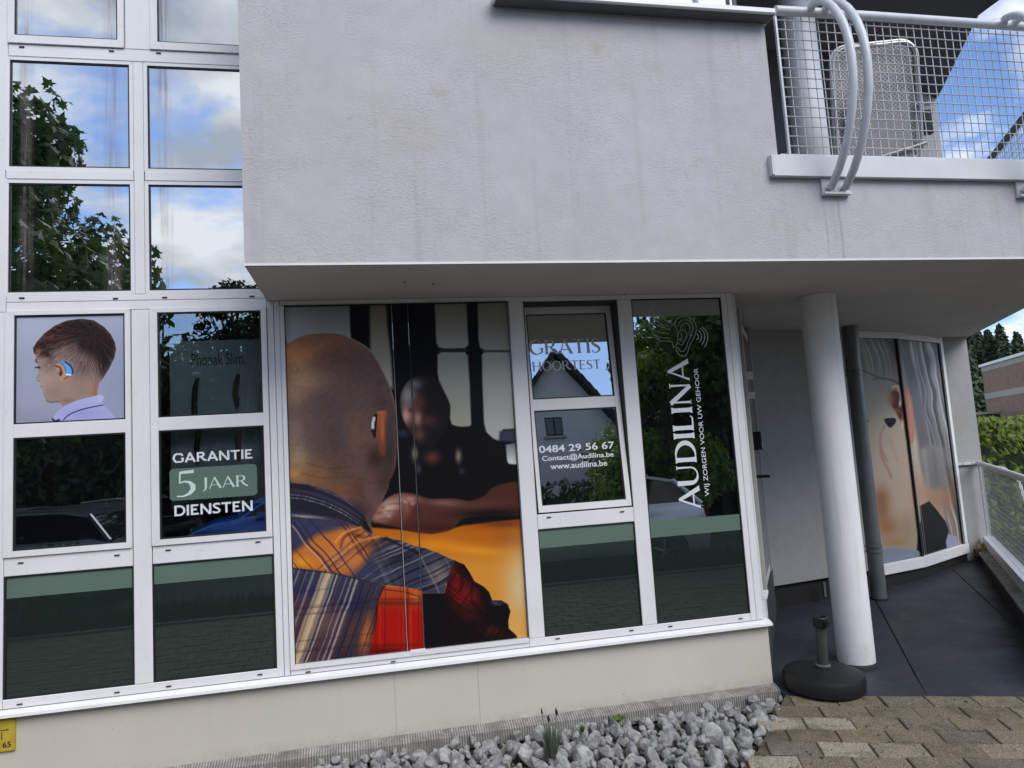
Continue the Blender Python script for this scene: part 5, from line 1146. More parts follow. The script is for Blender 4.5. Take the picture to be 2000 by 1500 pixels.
def clumps_pick(cl, rnd):
    ws = [c[3]**2 for c in cl]; tot = sum(ws); cum = []; s = 0
    for w_ in ws: s += w_/tot; cum.append(s)
    import bisect
    def f():
        c = cl[min(len(cl)-1, bisect.bisect(cum, rnd.random()))]; d = Vector((rnd.gauss(0, 1), rnd.gauss(0, 1), rnd.gauss(0, 1))).normalized(); r0 = c[3]*(rnd.random()**.45)
        return (c[0]+d.x*r0, c[1]+d.y*r0, c[2]+d.z*r0*.8), d
    return f
def tree(name, label, x, y, h, r, z0, mat, leafL, n, kind, seed, group=None, cat='tree', trunk=.14, ncl=26, zsq=1.0):
    rnd = random.Random(seed); T = empty(name, (x, y, -.2), label=label, category=cat)
    if group: T['group'] = group
    tk = MB(); tk.tube([(0, 0, 0), (.05, .02, h*.3), (-.04, .05, h*.6), (.02, 0, h*.92)], [trunk, trunk*.8, trunk*.5, trunk*.12], 9)
    cl = []
    for k in range(ncl):
        a = rnd.uniform(0, 6.28); t = rnd.random(); z = z0+(h-z0)*t; rad = r*math.sqrt(max(.05, 1-(2*t-1.0)**2*.8))*rnd.uniform(.45, 1.0); c = (rad*math.cos(a), rad*math.sin(a), z, r*rnd.uniform(.26, .44)*zsq); cl.append(c)
        tk.tube([(0, 0, max(.5, z*.55)), (c[0]*.5, c[1]*.5, z*.85), (c[0], c[1], z)], [trunk*.3, trunk*.18, trunk*.05], 5)
    tk.build('trunk', 'bark', T); mb = MB(); leaves(mb, n, clumps_pick(cl, rnd), leafL, kind, rnd); mb.build('crown', mat, T); return T
# big plane tree left behind the photographer, a second one to the right
tree('plane_tree', 'large plane tree with lobed leaves mirrored in the upper left windows', -6.75, -7.3, 8.0, 2.75, 2.4, 'leaf_plane', .25, 9500, 'plane', 4, trunk=.2)
tree('plane_tree', 'plane tree with broad leaves mirrored in the pane with the logo', 6.9, -7.2, 6.0, 1.7, 2.4, 'leaf_plane', .21, 3800, 'plane', 9)
tree('small_tree', 'slender tree whose top is mirrored beside the overhang corner', -2.95, -12.8, 6.5, .95, 4.4, 'leaf_dark', .15, 2400, 'oval', 14)
tree('bamboo_shrub', 'tall light green shrub mirrored left of the logo', 6.5, -10.6, 5.6, 1.6, .8, 'leaf_bright', .20, 6200, 'spray', 21, cat='shrub', trunk=.05)
for i, (x, y, h, r) in enumerate(((-13.5, -16, 6.2, 2.6), (-9.6, -16.5, 6.7, 2.6), (-5.6, -16.6, 6.8, 2.5), (-1.8, -16.5, 6.3, 2.3), (1.6, -17, 5.2, 2.1), (10.6, -14, 6.6, 2.6), (14.2, -15, 6.6, 2.6), (8.9, -12.6, 6.0, 1.9))):
    tree('hedge_tree', ['broad dark tree at the left end of the parking row', 'dark tree behind the long dark car', 'dark tree behind the black car with spoked wheels', 'dark tree behind the blue car', 'dark tree left of the white gable house', 'dark tree right of the white gable house', 'far right dark tree beyond the street', 'dark tree behind the light green shrub'][i], x, y, h, r, .5, 'leaf_plane' if i in (2, 3) else 'leaf_dark', .26, 5200, 'oval', 40+i, 'trees behind the parked cars')
# hedge mass filling the foot of the tree row
hm_ = MB(); rnd = random.Random(8)
def hp():
    x = rnd.uniform(-17, 16); return (x, -15.0+rnd.uniform(-.8, .8), rnd.uniform(-.1, 4.9 if x < 2.4 else 3.5)), (0, 1, .2)
leaves(hm_, 13000, hp, .28, 'oval', rnd); tag(hm_.build('hedge', 'leaf_dark'), 'long dark hedge behind the parked cars', 'hedge', kind='stuff')
MB_ = MB(); MB_.box(-17, 2.4, -16.0, -15.6, -.2, 4.6); MB_.box(2.401, 16, -16.0, -15.6, -.2, 3.1); tag(MB_.build('hedge_core', 'bark'), 'dark wall of stems inside the long hedge', 'hedge')
# shrubs on the strip by the kerb
def strip_plants(name, x0, x1, y0, y1, h, n, mat, label):
    mb = MB(); r2 = random.Random(hash(label) % 999)
    for k in range(n):
        x, y = r2.uniform(x0, x1), r2.uniform(y0, y1); blades(mb, 3, x, y, -.12, h*r2.uniform(.5, 1.1), .12, .006, r2)
    tag(mb.build(name, mat), kind='stuff')
strip_plants('verge_grass', -7.5, 8.5, -5.7, -5.15, .36, 8000, 'leaf_dark', 'verge')
MB().box(-7.5, 8.5, -5.75, -5.085, -.2, -.09).build('verge', 'grass')['kind'] = 'structure'
tree('low_shrub', 'low shrub mirrored in the lower part of the left pane', -3.9, -5.6, 1.05, .5, .2, 'leaf_plane', .09, 1500, 'oval', 61, cat='shrub', trunk=.02, ncl=12)
tree('climbing_shrub', 'bright green bush in front of the white gable house', 7.9, -18.2, 5.2, 1.6, .6, 'leaf_bright', .16, 4200, 'oval', 71, cat='shrub', trunk=.08)
tree('young_tree', 'thin bare twiggy tree before the white gable house', 8.1, -18.9, 6.4, .9, 3.6, 'leaf_grey', .07, 420, 'oval', 73, trunk=.04)
# white gable house across the street
HS = empty('gable_house', (7.0, -20, -.2), label='white painted brick gable house with a dark tiled roof', category='house')
AX, AZ, sl_ = -.22, 9.05, 1.30      # apex and slope, local
hwid = 3.55; ez_ = AZ-hwid*sl_
MB().prism([(AX-hwid, .0), (AX+hwid, .0), (AX+hwid, ez_), (AX, AZ), (AX-hwid, ez_)], 'y', -8, 0).build('wall', 'render_white', HS)
cs = MB()
for k in range(120):
    z = .1+k*.075; 
    if z > AZ-.2: break
    half = hwid if z < ez_ else (AZ-z)/sl_-.1
    if half < .2: break
    cs.box(AX-half+.01, AX+half-.01, .001, .008, z, z+.062)
tag(cs.build('brick_course', 'render_white', HS), kind='stuff')
for s in (-1, 1):
    rf = MB().add([(AX, .35, AZ+.02), (AX, -8.2, AZ+.02), (AX+s*(hwid+.5), -8.2, AZ-(hwid+.5)*sl_), (AX+s*(hwid+.5), .35, AZ-(hwid+.5)*sl_), (AX, .35, AZ+.24), (AX, -8.2, AZ+.24), (AX+s*(hwid+.5), -8.2, AZ-(hwid+.5)*sl_+.22), (AX+s*(hwid+.5), .35, AZ-(hwid+.5)*sl_+.22)],
                   [(0, 1, 2, 3), (4, 5, 6, 7), (0, 3, 7, 4), (1, 2, 6, 5), (2, 3, 7, 6), (0, 1, 5, 4)]).build('roof', 'roof_tile', HS)
    for k in range(17):
        t = .12+k*.24; x = AX+s*t; z = AZ-t*sl_; q = [(0, .02), (s*.26, .02-.26*sl_), (s*.30, .30-.30*sl_), (s*.04, .30)]
        MB().prism([(x+a, z+b) for a, b in q], 'y', .352, .42).build('verge_tile', 'roof_tile', rf)
for cx, cz, w_, h_ in ((-.50, 6.42, .62, .68), (.4, 2.3, 1.2, 1.5)):
    f = MB().box(cx-w_/2, cx+w_/2, .009, .03, cz-h_/2, cz+h_/2).build('window', 'gasket', HS); 
    for s in (-1, 1): MB().box(cx+s*w_*.25-w_*.2, cx+s*w_*.25+w_*.2, .031, .035, cz-h_/2+.05, cz+h_/2-.05).build('pane', 'window_blue', f)
    MB().box(cx-w_/2-.1, cx+w_/2+.1, .009, .10, cz-h_/2-.09, cz-h_/2-.01).build('window_sill', 'band_grey', HS)
bl = MB()
for k in range(8): bl.box(.55+k*.1, .57+k*.1, .3, .32, 3.2, 4.0)
bl.box(.5, 1.35, .29, .33, 4.0, 4.05); bl.box(.5, 1.35, .02, .33, 3.1, 3.18); bl.build('balcony', 'gasket', HS)
# ---- cars
def car(label, x, y, ang, paint, L=4.2, W=1.76, H=1.47, group='cars parked across the paved forecourt', estate=True):
    Cc = empty('parked_car', (x, y, -.195), label=label, category='car', group=group); Cc.rotation_euler = (0, 0, ang)
    hl = L/2
    prof = [(-hl, .30), (-hl-.02, .55), (-hl+.05, .80), (-hl+.55, .93), (-hl+1.05, 1.0)]+[(hl-.30, 1.02), (hl-.04, .88), (hl+.0, .55), (hl-.04, .30)]
    lower = [(-hl, .32), (-hl-.02, .55), (-hl+.06, .78), (-hl+.5, .92), (-hl+1.0, 1.0), (hl-.35, 1.03), (hl-.06, .95), (hl, .60), (hl-.03, .32)]
    bm = bmesh.new(); secs = []
    for t, sw, in ((-1, .80), (-.86, .97), (-.5, 1.0), (0, 1.0), (.5, 1.0), (.86, .97), (1, .80)):
        pass
    # body: lofted across the width so the sides curve in
    rows = []
    for yy, sc, dz in ((-W/2, .955, .0), (-W/2*.96, .985, .012), (-W/2*.7, 1.0, .03), (0, 1.0, .045), (W/2*.7, 1.0, .03), (W/2*.96, .985, .012), (W/2, .955, .0)):
        rows.append([(px_*sc, yy, (pz if pz < .5 else pz+dz*(1 if .8 < pz else .3)) if abs(yy) < W/2-.01 else min(pz, .90)) for px_, pz in lower])
    mb = MB(); n = len(lower); vs = [v for r0 in rows for v in r0]; fs = []
    for i in range(len(rows)-1):
        for k in range(n): fs.append((i*n+k, i*n+(k+1) % n, (i+1)*n+(k+1) % n, (i+1)*n+k))
    fs += [tuple(range(n)), tuple(range((len(rows)-1)*n, len(rows)*n))[::-1]]; mb.add(vs, fs); body = mb.build('body', paint, Cc, True)
    # cabin
    ca = [(-hl+.95, .98), (-hl+1.62, H-.05), (-hl+2.0, H), (hl-.95 if estate else hl-1.3, H-.01), (hl-.50 if estate else hl-.9, H-.10), (hl-.12 if estate else hl-.3, 1.0)]
    def cabin(ca, w0, w1, mat, name, zo=0, par=Cc):
        m_ = len(ca); vs = []
        for s in (-1, 1): vs += [(px_, s*(w0/2 if pz < 1.05 else w1/2), pz+zo) for px_, pz in ca]
        return MB().add(vs, [tuple(range(m_)), tuple(range(m_, 2*m_))[::-1]]+[(k, (k+1) % m_, m_+(k+1) % m_, m_+k) for k in range(m_)]).build(name, mat, par, True)
    cabin(ca, W*.93, W*.74, 'car_glass', 'windows')
    rp = [(p[0]+(.05 if i < 2 else 0), p[1]) for i, p in enumerate(ca)][1:5]; r_l = [(a, b+.004) for a, b in rp]+[(a, b-.04) for a, b in rp[::-1]]
    cabin([(a, b) for a, b in r_l], W*.76, W*.755, paint, 'roof')
    for s in (-1, 1):
        for (xa, za), (xb, zb) in ((ca[0], ca[1]), (ca[5], ca[4]), ((.1, 1.0), (.05, H-.05))):
            MB().tube([(xa, s*W*.465, za), (xb, s*W*.372, zb)], .035, 6).build('pillar', paint, Cc)
        MB().box(-hl+1.25, -hl+1.45, s*W/2-.02 if s > 0 else -W/2-.16, s*W/2+.16 if s > 0 else -W/2+.02, .98, 1.10, .02).build('mirror', paint, Cc)
        MB().prism(rr(-hl-.01+.02, -hl+.42, .66, .78, .05, 3), 'y', s*W*.455, s*W*.492).build('headlight', 'lamp_clear', Cc); MB().prism(rr(hl-.34, hl-.03, .78, .96, .05, 3), 'y', s*W*.44, s*W*.490).build('tail_light', 'lamp_red', Cc)
        for xw in (-hl+.82, hl-.80):
            t = MB().tube([(xw, s*(W/2-.20), .32), (xw, s*(W/2-.0), .32)], .33, 24).build('tyre', 'tyre', Cc, True)
            MB().tube([(xw, s*(W/2-.05), .32), (xw, s*(W/2+.008), .32)], .215, 20).build('rim', 'car_black', t)
            for k in range(5):
                a = k*1.2566+.3; MB().tube([(xw, s*(W/2+.012), .32), (xw+.20*math.cos(a), s*(W/2+.012), .32+.20*math.sin(a))], .022, 5).build('spoke', 'rim', t)
            MB().tube([(xw+.36*math.cos(a), s*(W/2-.004), .32+.36*math.sin(a)) for a in [math.radians(d) for d in range(-10, 200, 15)]], .03, 6).build('wheel_arch', 'tyre', Cc)
        MB().tube([(-.25, s*W*.497, .80), (-.05, s*W*.497, .80)], .014, 6).build('door_handle', 'rim', Cc); MB().tube([(-hl+1.1, s*W*.475, 1.0), (.1, s*W*.478, 1.01), (hl-.35, s*W*.475, 1.02)], .014, 6).build('trim', 'rim', Cc); MB().tube([(-hl+1.75, s*W*.378, H-.01), (.2, s*W*.38, H+.03), (hl-.9, s*W*.378, H-.01)], .014, 6).build('roof_bar', 'rim', Cc)
    MB().box(-hl-.035, -hl-.02, -.26, .26, .42, .53).build('number_plate', 'plate', Cc); MB().box(-hl-.03, -hl+.0, -.5, .5, .55, .68, .01).build('grille', 'tyre', Cc); MB().box(hl-.01, hl+.015, -.26, .26, .62, .73).build('number_plate', 'plate', Cc)
    return Cc
car('silver hatchback mirrored beside the logo lettering', 3.05, -6.75, math.radians(3), 'car_silver', 4.1)
car('dark grey car parked behind the silver hatchback', 2.35, -8.9, math.radians(3), 'car_grey', 4.4, H=1.55)
car('blue car with its nose towards the shop', -1.75, -11.8, math.radians(-12), 'car_blue', 4.1, H=1.45)
car('black car with bright spoked wheels left of the blue car', -6.0, -14.1, math.radians(2), 'car_black', 4.5)
car('long dark grey car parked at the kerb in front of the left pane', -6.0, -8.7, math.radians(9), 'car_grey', 4.6, H=1.50)
car('black car with a white number plate far right across the street', 10.6, -12.6, math.radians(-70), 'car_black', 4.2)
# ------------------------------------------------------------------ seen directly at the right edge
def dirp(px, py, D_):
    d = ray(px, py); return Vector(CAM+d*(D_/d[1]))
HG = MB(); rnd = random.Random(77); hz0 = dirp(1950, 900, 12.5)
def hp2():
    t = rnd.random(); x = 7.6+rnd.uniform(0, 5.5); y = 5.3+rnd.uniform(-.9, .9); z = 1.70-rnd.random()**2*1.9+.12*math.sin(x*3)
    return (x, y, z), (-.3, -.9, .4)
leaves(HG, 15000, hp2, .11, 'spray', rnd, -.6); h1 = empty('clipped_hedge', (10, 5.3, -.2), label='yellow green conifer hedge beyond the terrace railing', category='hedge')
o = HG.build('foliage', 'leaf_hedge', h1); rel(o, h1); rel(MB().box(7.7, 13, 4.7, 5.9, -.2, 1.45).build('stem_mass', 'leaf_conifer', h1), h1)
for i, (px, top_, D_) in enumerate(((1908, 668, 42), (1918, 648, 44), (1934, 642, 45), (1955, 646, 43), (1980, 636, 42), (2012, 650, 44))):
    b = dirp(px, 850, D_); t_ = dirp(px, top_, D_); T = empty('conifer', (b.x, b.y, -.2), label=['leftmost and shortest spire of the dark conifers', 'second conifer spire from the left', 'tallest middle spire of the dark conifers', 'conifer spire right of the middle', 'dark conifer over the brick building corner', 'conifer at the right picture edge'][i], category='tree', group='dark conifers behind the brick building')
    h = t_.z+.2; rnd2 = random.Random(i+300); mb = MB()
    def cp_():
        t = rnd2.random()**1.3; a = rnd2.uniform(0, 6.28); r0 = (1.25*(1-t)**.7+.08)*rnd2.uniform(.65, 1.1); return (r0*math.cos(a), r0*math.sin(a), t*h), (math.cos(a), math.sin(a), .5)
    leaves(mb, 2600, cp_, .42, 'spray', rnd2, -.8); mb.build('crown', 'leaf_conifer', T); MB().tube([(0, 0, 0), (0, 0, h*.95)], [.35, .05], 8).build('trunk', 'bark', T)
    MB().tube([(0, 0, 0), (0, 0, h*.5), (0, 0, h*.93)], [.85, .6, .1], 10).build('inner_branches', 'leaf_conifer', T)
# brick building with pale bands
D0 = 33; e0 = dirp(1916, 712, D0); e1 = dirp(2030, 684, D0*.80); base = -.2
BB = empty('brick_building', (e0.x, e0.y, base), label='tan brick building with pale horizontal bands beyond the hedge', category='building')
dirv2 = Vector((e1.x-e0.x, e1.y-e0.y, 0)).normalized(); LB = 16; nB = Vector((dirv2.y, -dirv2.x, 0)); MBb = Matrix(((dirv2.x, -nB.x, 0, e0.x), (dirv2.y, -nB.y, 0, e0.y), (0, 0, 1, 0), (0, 0, 0, 1)))
ztop = e0.z
def zpx(y): return dirp(1925, y, D0).z
lev = [(712, 717, 'sill_white', .10), (717, 727, 'band_grey', .02), (727, 769, 'brick_tan', 0), (769, 780, 'band_grey', .02), (780, 824, 'brick_tan', 0), (824, 835, 'band_grey', .02), (835, 850, 'brick_tan', 0)]
for i, (a, b, mt, pr_) in enumerate(lev):
    z1, z0 = zpx(a), zpx(b) if i < len(lev)-1 else base
    o = MB().box(0-pr_, LB, -pr_, 8, z0, z1).build({'sill_white': 'roof_edge', 'band_grey': 'concrete_band', 'brick_tan': 'brick_wall'}[mt], mt, BB); o.matrix_parent_inverse = Matrix.Translation(-BB.location); o.matrix_basis = MBb
    if mt == 'brick_tan':
        n = int((z1-z0)/.075); c_ = MB()
        for k in range(n): c_.box(.0, LB, -.006, 0, z0+k*.075+.004, z0+k*.075+.067)
        o = c_.build('brick_course', mt, BB); o.matrix_parent_inverse = Matrix.Translation(-BB.location); o.matrix_basis = MBb; o['kind'] = 'stuff'
# dark shed, parking sign, guard rails
s0 = dirp(1900, 806, 30); SH = empty('dark_shed', (s0.x, s0.y, -.2), label='dark boarded shed left of the brick building', category='shed')
MB().box(-.6, 1.6, 0, 2, 0, s0.z+.2-.12).build('wall', 'railing_beam', SH); MB().box(-.7, 1.7, -.1, 2.1, s0.z+.085, s0.z+.2).build('roof_edge', 'band_grey', SH)
for k in range(11): MB().box(-.6+k*.2, -.6+k*.2+.17, -.03, -.001, 0, s0.z+.07).build('board', 'railing_beam', SH)
p0 = dirp(1918, 842, 27); PS = empty('parking_sign', (p0.x, p0.y, -.2), label='small blue parking sign in front of the dark shed', category='sign')
MB().tube([(0, .03, 0), (0, .03, p0.z+.5)], .03, 8).build('post', 'zinc', PS); MB().box(-.24, .24, -.02, .0, p0.z-.02, p0.z+.46, .01).build('panel', 'sign_blue', PS)
v, f = font_mesh('P', .03); letter_obj('letter', v, f, 'letter_white', (-.09, -.024, p0.z+.06), EX, EZ, .2, .30, PS)
for i, (ya, D_) in enumerate(((848, 20), (857, 15))):
    a = dirp(1895, ya+1, D_); b_ = dirp(2010, ya-2, D_); GR = empty('guard_rail', (a.x, a.y, -.2), label=['far white guard rail behind the hedge', 'near white guard rail just above the hedge'][i], category='guard rail')
    MB().box(0, (b_.x-a.x)*1.4, 0, .05, a.z+.2-.07, a.z+.2+.03).build('rail', 'rail_white', GR)
    for k in range(5): MB().box(k*.9+.2, k*.9+.28, .052, .12, 0, a.z+.2-.0).build('post', 'zinc', GR)
# ------------------------------------------------------------------ prints on the windows
WP = empty('window_print', (.2, .0, .58), label='large picture print of a bald man in a checked shirt across the double window', category='poster')
Cm = canvas_plane((-.482, .0155, .592), (1, 0, 0), (0, 0, 1), 1.373, 2.098, 420)
paint_consult(Cm); imC = save_image('consult_print', Cm, fieldY(Cm, ((560, 96), (595, 104), (650, 130), (700, 152), (800, 182), (900, 194), (1300, 198)))); print_mat('print_consult', imC)
for x0, x1 in ((-.482, .1512), (.1588, .2555), (.2622, .891)):
    a, b = (x0+.482)/1.373, (x1+.482)/1.373
    o = uv_quad('print_sheet', (-.482, .0105, .592), (1, 0, 0), (0, 0, 1), 1.373, 2.098, 'print_consult', WP, (a, b, 0, 1)); rel(o, WP)
BPs = empty('window_print', (-1.66, 0, 2.06), label='picture print of a boy in profile with a blue hearing aid', category='poster')
Cb = canvas_plane((-1.936, .001, 2.060), (1, 0, 0), (0, 0, 1), .556, .598, 760); paint_boy(Cb)
print_mat('print_boy', save_image('boy_print', Cb, fieldY(Cb, ((600, 176), (700, 190), (830, 194)))))
rel(uv_quad('print_sheet', (-1.936, .0012, 2.062), (1, 0, 0), (0, 0, 1), .555, .597, 'print_boy', BPs), BPs)
SP = empty('window_print', (5.4, 1.93, .44), label='picture print of grey hair and an ear on the angled bay window', category='poster')
for a, b, nm in ((W1, K1, 'left'), (K1, K2, 'right')):
    a, b = Vector((*a, 0)), Vector((*b, 0)); d = (b-a).normalized(); L = (b-a).length; n_ = Vector((d.y, -d.x, 0)); w_ = L-.03 if nm == 'left' else L-.10
    P0 = a+n_*-.0185+Vector((0, 0, .446)); Cs = canvas_plane(P0, d, (0, 0, 1), w_, 2.208, 300); paint_senior(Cs)
    print_mat('print_senior_'+nm, save_image('senior_print_'+nm, Cs, fieldY(Cs, ((650, 96), (700, 118), (800, 148), (900, 172), (1080, 196)))))
    rel(uv_quad('print_sheet', P0, d, (0, 0, 1), w_, 2.208, 'print_senior_'+nm, SP), SP)
    # joint lines over the print
    for f_, mt in (((.70, 'gasket') if nm == 'left' else (.06, 'lounger_frame')), ((.985, 'gasket') if nm == 'left' else (.10, 'lounger_frame'))):
        q = Matrix(((d.x, -n_.x, 0, a.x), (d.y, -n_.y, 0, a.y), (0, 0, 1, 0), (0, 0, 0, 1))); 
        if nm == 'left' and f_ < .9: continue
        o = MB().box(w_*f_-.002, w_*f_+.002, .0165, .0182, .446, 2.65).build('joint_strip', mt, SP); o.matrix_world = q; o.matrix_parent_inverse = Matrix.Translation(SP.location).inverted()
        o.matrix_parent_inverse = Matrix.Identity(4); o.parent = None; o.matrix_world = q; o.parent = SP; o.matrix_parent_inverse = Matrix.Translation(SP.location).inverted()
# green film bands
def band(px0, yt, yb, x0, x1, label, yy=.0132):
    z1, z0 = at(px0, yt, yy).z, at(px0, yb, yy).z; o = MB().box(x0, x1, yy-.0006, yy+.0003, z0, z1).build('film_band', 'film_green'); tag(o, label, 'window film', 'green film bands across the lower panes')
band(135, 1119, 1158.5, -1.984, -1.345, 'green film band across the lower left pane'); band(416, 1095, 1131, -1.239, -.594, 'green film band in the pane left of the big print')
band(1146, 1029, 1063, 1.001, 1.637, 'green film band in the pane below the tilted window'); band(1355, 1011.5, 1043, 1.742, 2.388, 'green film band across the tall pane under the logo')
zz_ = at(1355, 1043, .0132).z-.001; tag(MB().box(1.7425, 2.3875, .0126, .0134, .5855, zz_).build('film_sheet', 'glass_film'), 'dark grey green film on the foot of the tall pane below its green band', 'window film')
# ---- lettering
def text_on(name, text, pts, mat, label, yy, bold=0.0, serif=False, tilt=False, group=None, sans=None):
    """pts: baseline left, top left, baseline right (photo places)"""
    if tilt:
        a, b, c = [tiltpt(*p) for p in pts]; z0 = (a[1]+c[1])/2; x0, x1, H = a[0], c[0], b[1]-a[1]; P0 = (x0, yy, z0)
    else:
        a, b, c = [at(*p, yy) for p in pts]; z0 = (a.z+c.z)/2; x0, x1, H = a.x, c.x, b.z-a.z; P0 = (x0, yy, z0)
    if serif: o = serif_obj(name, text, mat, P0, EX, EZ, x1-x0, H, sans=sans, wk=1.3 if mat == 'letter_grey' else 1.1 if not sans else 1)
    else:
        v, f = font_mesh(text, bold)
        o = letter_obj(name, v, f, mat, P0, EX, EZ, x1-x0, H, th=.0004)
    if tilt: o.matrix_world = RT
    if label: tag(o, label, 'lettering', group)
    return o
def arcp(cx, cy, rx, ry, a0, a1, n=12): return [(cx+rx*math.cos(math.radians(a0+(a1-a0)*k/n)), cy+ry*math.sin(math.radians(a0+(a1-a0)*k/n))) for k in range(n+1)]
TH_, TN = .135, .05
def stroke(pts, w_): return (pts, w_ if isinstance(w_, (list, tuple)) else [w_]*len(pts))
def flare(x, y0, y1, w_): return stroke([(x, y0), (x, y0+(y1-y0)*.12), (x, y0+(y1-y0)*.5), (x, y1-(y1-y0)*.12), (x, y1)], [w_*1.5, w_*1.02, w_*.95, w_*1.02, w_*1.5])
def bowlw(n, thin, thick): return [thin+(thick-thin)*abs(math.sin(math.pi*k/n)) for k in range(n+1)]
GL = {
 'A': (.86, [stroke([(.05, 0), (.40, 1.0)], [.06, .05]), stroke([(.38, 1.0), (.80, 0)], [.10, .15]), stroke([(.16, .30), (.64, .30)], .05), stroke([(.0, .012), (.12, .012)], .024), stroke([(.70, .012), (.90, .012)], .024)]),
 'U': (.84, [stroke([(.10, 1), (.10, .34)]+arcp(.40, .34, .30, .33, 180, 270, 8)[1:], [.15]+[.14]+[.13-.01*k for k in range(8)]), stroke(arcp(.40, .34, .32, .33, 270, 360, 8)+[(.72, 1)], [.05]*9+[.06]), stroke([(.0, .985), (.2, .985)], .03), stroke([(.64, .985), (.80, .985)], .03)]),
 'D': (.88, [flare(.12, 0, 1, .14), stroke([(.10, .97)]+arcp(.30, .5, .50, .47, 90, -90, 16)+[(.10, .03)], [.05]+bowlw(16, .05, .15)+[.05])]),
 'I': (.26, [flare(.13, 0, 1, .14)]),
 'L': (.64, [flare(.12, 0, 1, .14), stroke([(.10, .03), (.52, .03), (.60, .13)], [.06, .06, .03])]),
 'N': (.92, [stroke([(.12, 0), (.12, 1)], [.07, .05]), stroke([(.08, 1), (.78, .0)], [.15, .13]), stroke([(.80, .0), (.80, 1)], [.05, .07]), stroke([(.02, .985), (.14, .985)], .03), stroke([(.70, .985), (.90, .985)], .03), stroke([(.03, .012), (.21, .012)], .024)]),
 'G': (.92, [stroke(arcp(.46, .5, .40, .48, 50, 300, 20), [.05+.09*max(0, math.cos(math.radians(a-180)))**.7 if math.cos(math.radians(a-180)) > 0 else .05 for a in [50+250*k/20 for k in range(21)]]), stroke([(.66, .07), (.80, .16), (.80, .42)], [.06, .10, .12]), stroke([(.66, .42), (.90, .42)], .04), stroke([(.71, .87), (.76, .70)], [.07, .03])]),
 'R': (.86, [flare(.12, 0, 1, .13), stroke([(.10, .97)]+arcp(.36, .74, .24, .23, 90, -90, 12)+[(.14, .51)], [.05]+bowlw(12, .05, .13)+[.045]), stroke([(.38, .50), (.62, .18), (.84, .01)], [.10, .13, .10])]),
 'T': (.80, [flare(.40, 0, 1, .13), stroke([(.02, .90), (.05, .965), (.75, .965), (.78, .90)], [.03, .06, .06, .03])]),
 'S': (.62, [stroke([(.54, .80), (.50, .93), (.36, .975), (.20, .94), (.10, .80), (.13, .65), (.28, .54), (.42, .45), (.53, .33), (.53, .18), (.42, .06), (.25, .02), (.10, .06), (.05, .22)], [.03, .05, .05, .07, .11, .13, .14, .14, .13, .11, .07, .05, .05, .03])]),
 'H': (.92, [flare(.12, 0, 1, .13), flare(.78, 0, 1, .13), stroke([(.12, .52), (.78, .52)], .05)]),
 'O': (.96, [stroke(arcp(.48, .5, .41, .48, 90, 450, 32), [.05+.09*abs(math.cos(math.radians(90+360*k/32))) for k in range(33)])]),
 'E': (.68, [flare(.12, 0, 1, .13), stroke([(.10, .97), (.54, .97), (.60, .88)], [.05, .05, .03]), stroke([(.12, .52), (.50, .52)], .05), stroke([(.10, .03), (.56, .03), (.64, .13)], [.05, .06, .03])]),
 'J': (.40, [stroke([(.26, 1), (.26, .10), (.20, -.10), (.02, -.22)], [.17, .13, .10, .03]), stroke([(.14, .985), (.38, .985)], .03)]),
 '5': (.66, [stroke([(.16, .96), (.58, .99)], [.10, .12]), stroke([(.15, 1.0), (.13, .54)], [.05, .04]), stroke([(.13, .54), (.28, .60), (.44, .56), (.55, .42), (.55, .26), (.44, .10), (.24, .0), (.04, .02)], [.04, .06, .10, .15, .15, .11, .06, .05])]),
 ' ': (.35, [])}
def ribbon(pts, ws):
    P_ = [Vector((*p, 0)) for p in pts]; L_, R2 = [], []
    for i, p in enumerate(P_):
        t = (P_[min(i+1, len(P_)-1)]-P_[max(i-1, 0)]).normalized(); n_ = Vector((-t.y, t.x, 0)); L_.append(p+n_*ws[i]/2); R2.append(p-n_*ws[i]/2)
    return L_, R2
def serif_obj(name, text, mat, P0, ex, ez, W, H, th=.0006, parent=None, sans=None, wk=1.0):
    x = 0; rb2 = []
    for ch in text:
        adv, st = GL[ch]
        for pts, ws in st:
            if sans:
                if len({p[1] for p in pts}) == 1 and pts[0][1] in (.985, .012): continue
                ws = [sans]*len(pts); pts = [(a, min(1-sans/2, max(sans/2, b)) if (abs(pts[0][1]-pts[-1][1]) < .9 or len(pts) > 5) else b) for a, b in pts]
            ws = [q*wk for q in ws]
            rb2.append(ribbon([(px_+x, py_) for px_, py_ in pts], ws))
        x += adv+.07
    xs = [q.x for L_, R2 in rb2 for q in L_+R2]; x0, x1 = min(xs), max(xs); P0, ex, ez = Vector(P0), Vector(ex), Vector(ez); n_ = ez.cross(ex); mb = MB()
    for li, (L_, R2) in enumerate(rb2):
        off = n_*(-.00003*(li % 5)); T = lambda q, d_: P0+ex*((q.x-x0)/(x1-x0)*W)+ez*(q.y*H)+off+n_*d_; m_ = len(L_)
        vs = [T(q, 0) for q in L_]+[T(q, 0) for q in R2]+[T(q, th) for q in L_]+[T(q, th) for q in R2]; fs = []
        for i in range(m_-1): fs += [(i, m_+i, m_+i+1, i+1), (2*m_+i, 2*m_+i+1, 3*m_+i+1, 3*m_+i), (i, i+1, 2*m_+i+1, 2*m_+i), (m_+i, 3*m_+i, 3*m_+i+1, m_+i+1)]
        fs += [(0, 2*m_, 3*m_, m_), (m_-1, 2*m_-1, 4*m_-1, 3*m_-1)]; mb.add(vs, fs)
    return mb.build(name, mat, parent)
YL = .0013
text_on('window_lettering', 'GARANTIE', ((337.4, 903.7), (338, 885), (493.8, 896)), 'letter_white', 'white word GARANTIE above the green badge', YL-.0010, serif=True, sans=.175)
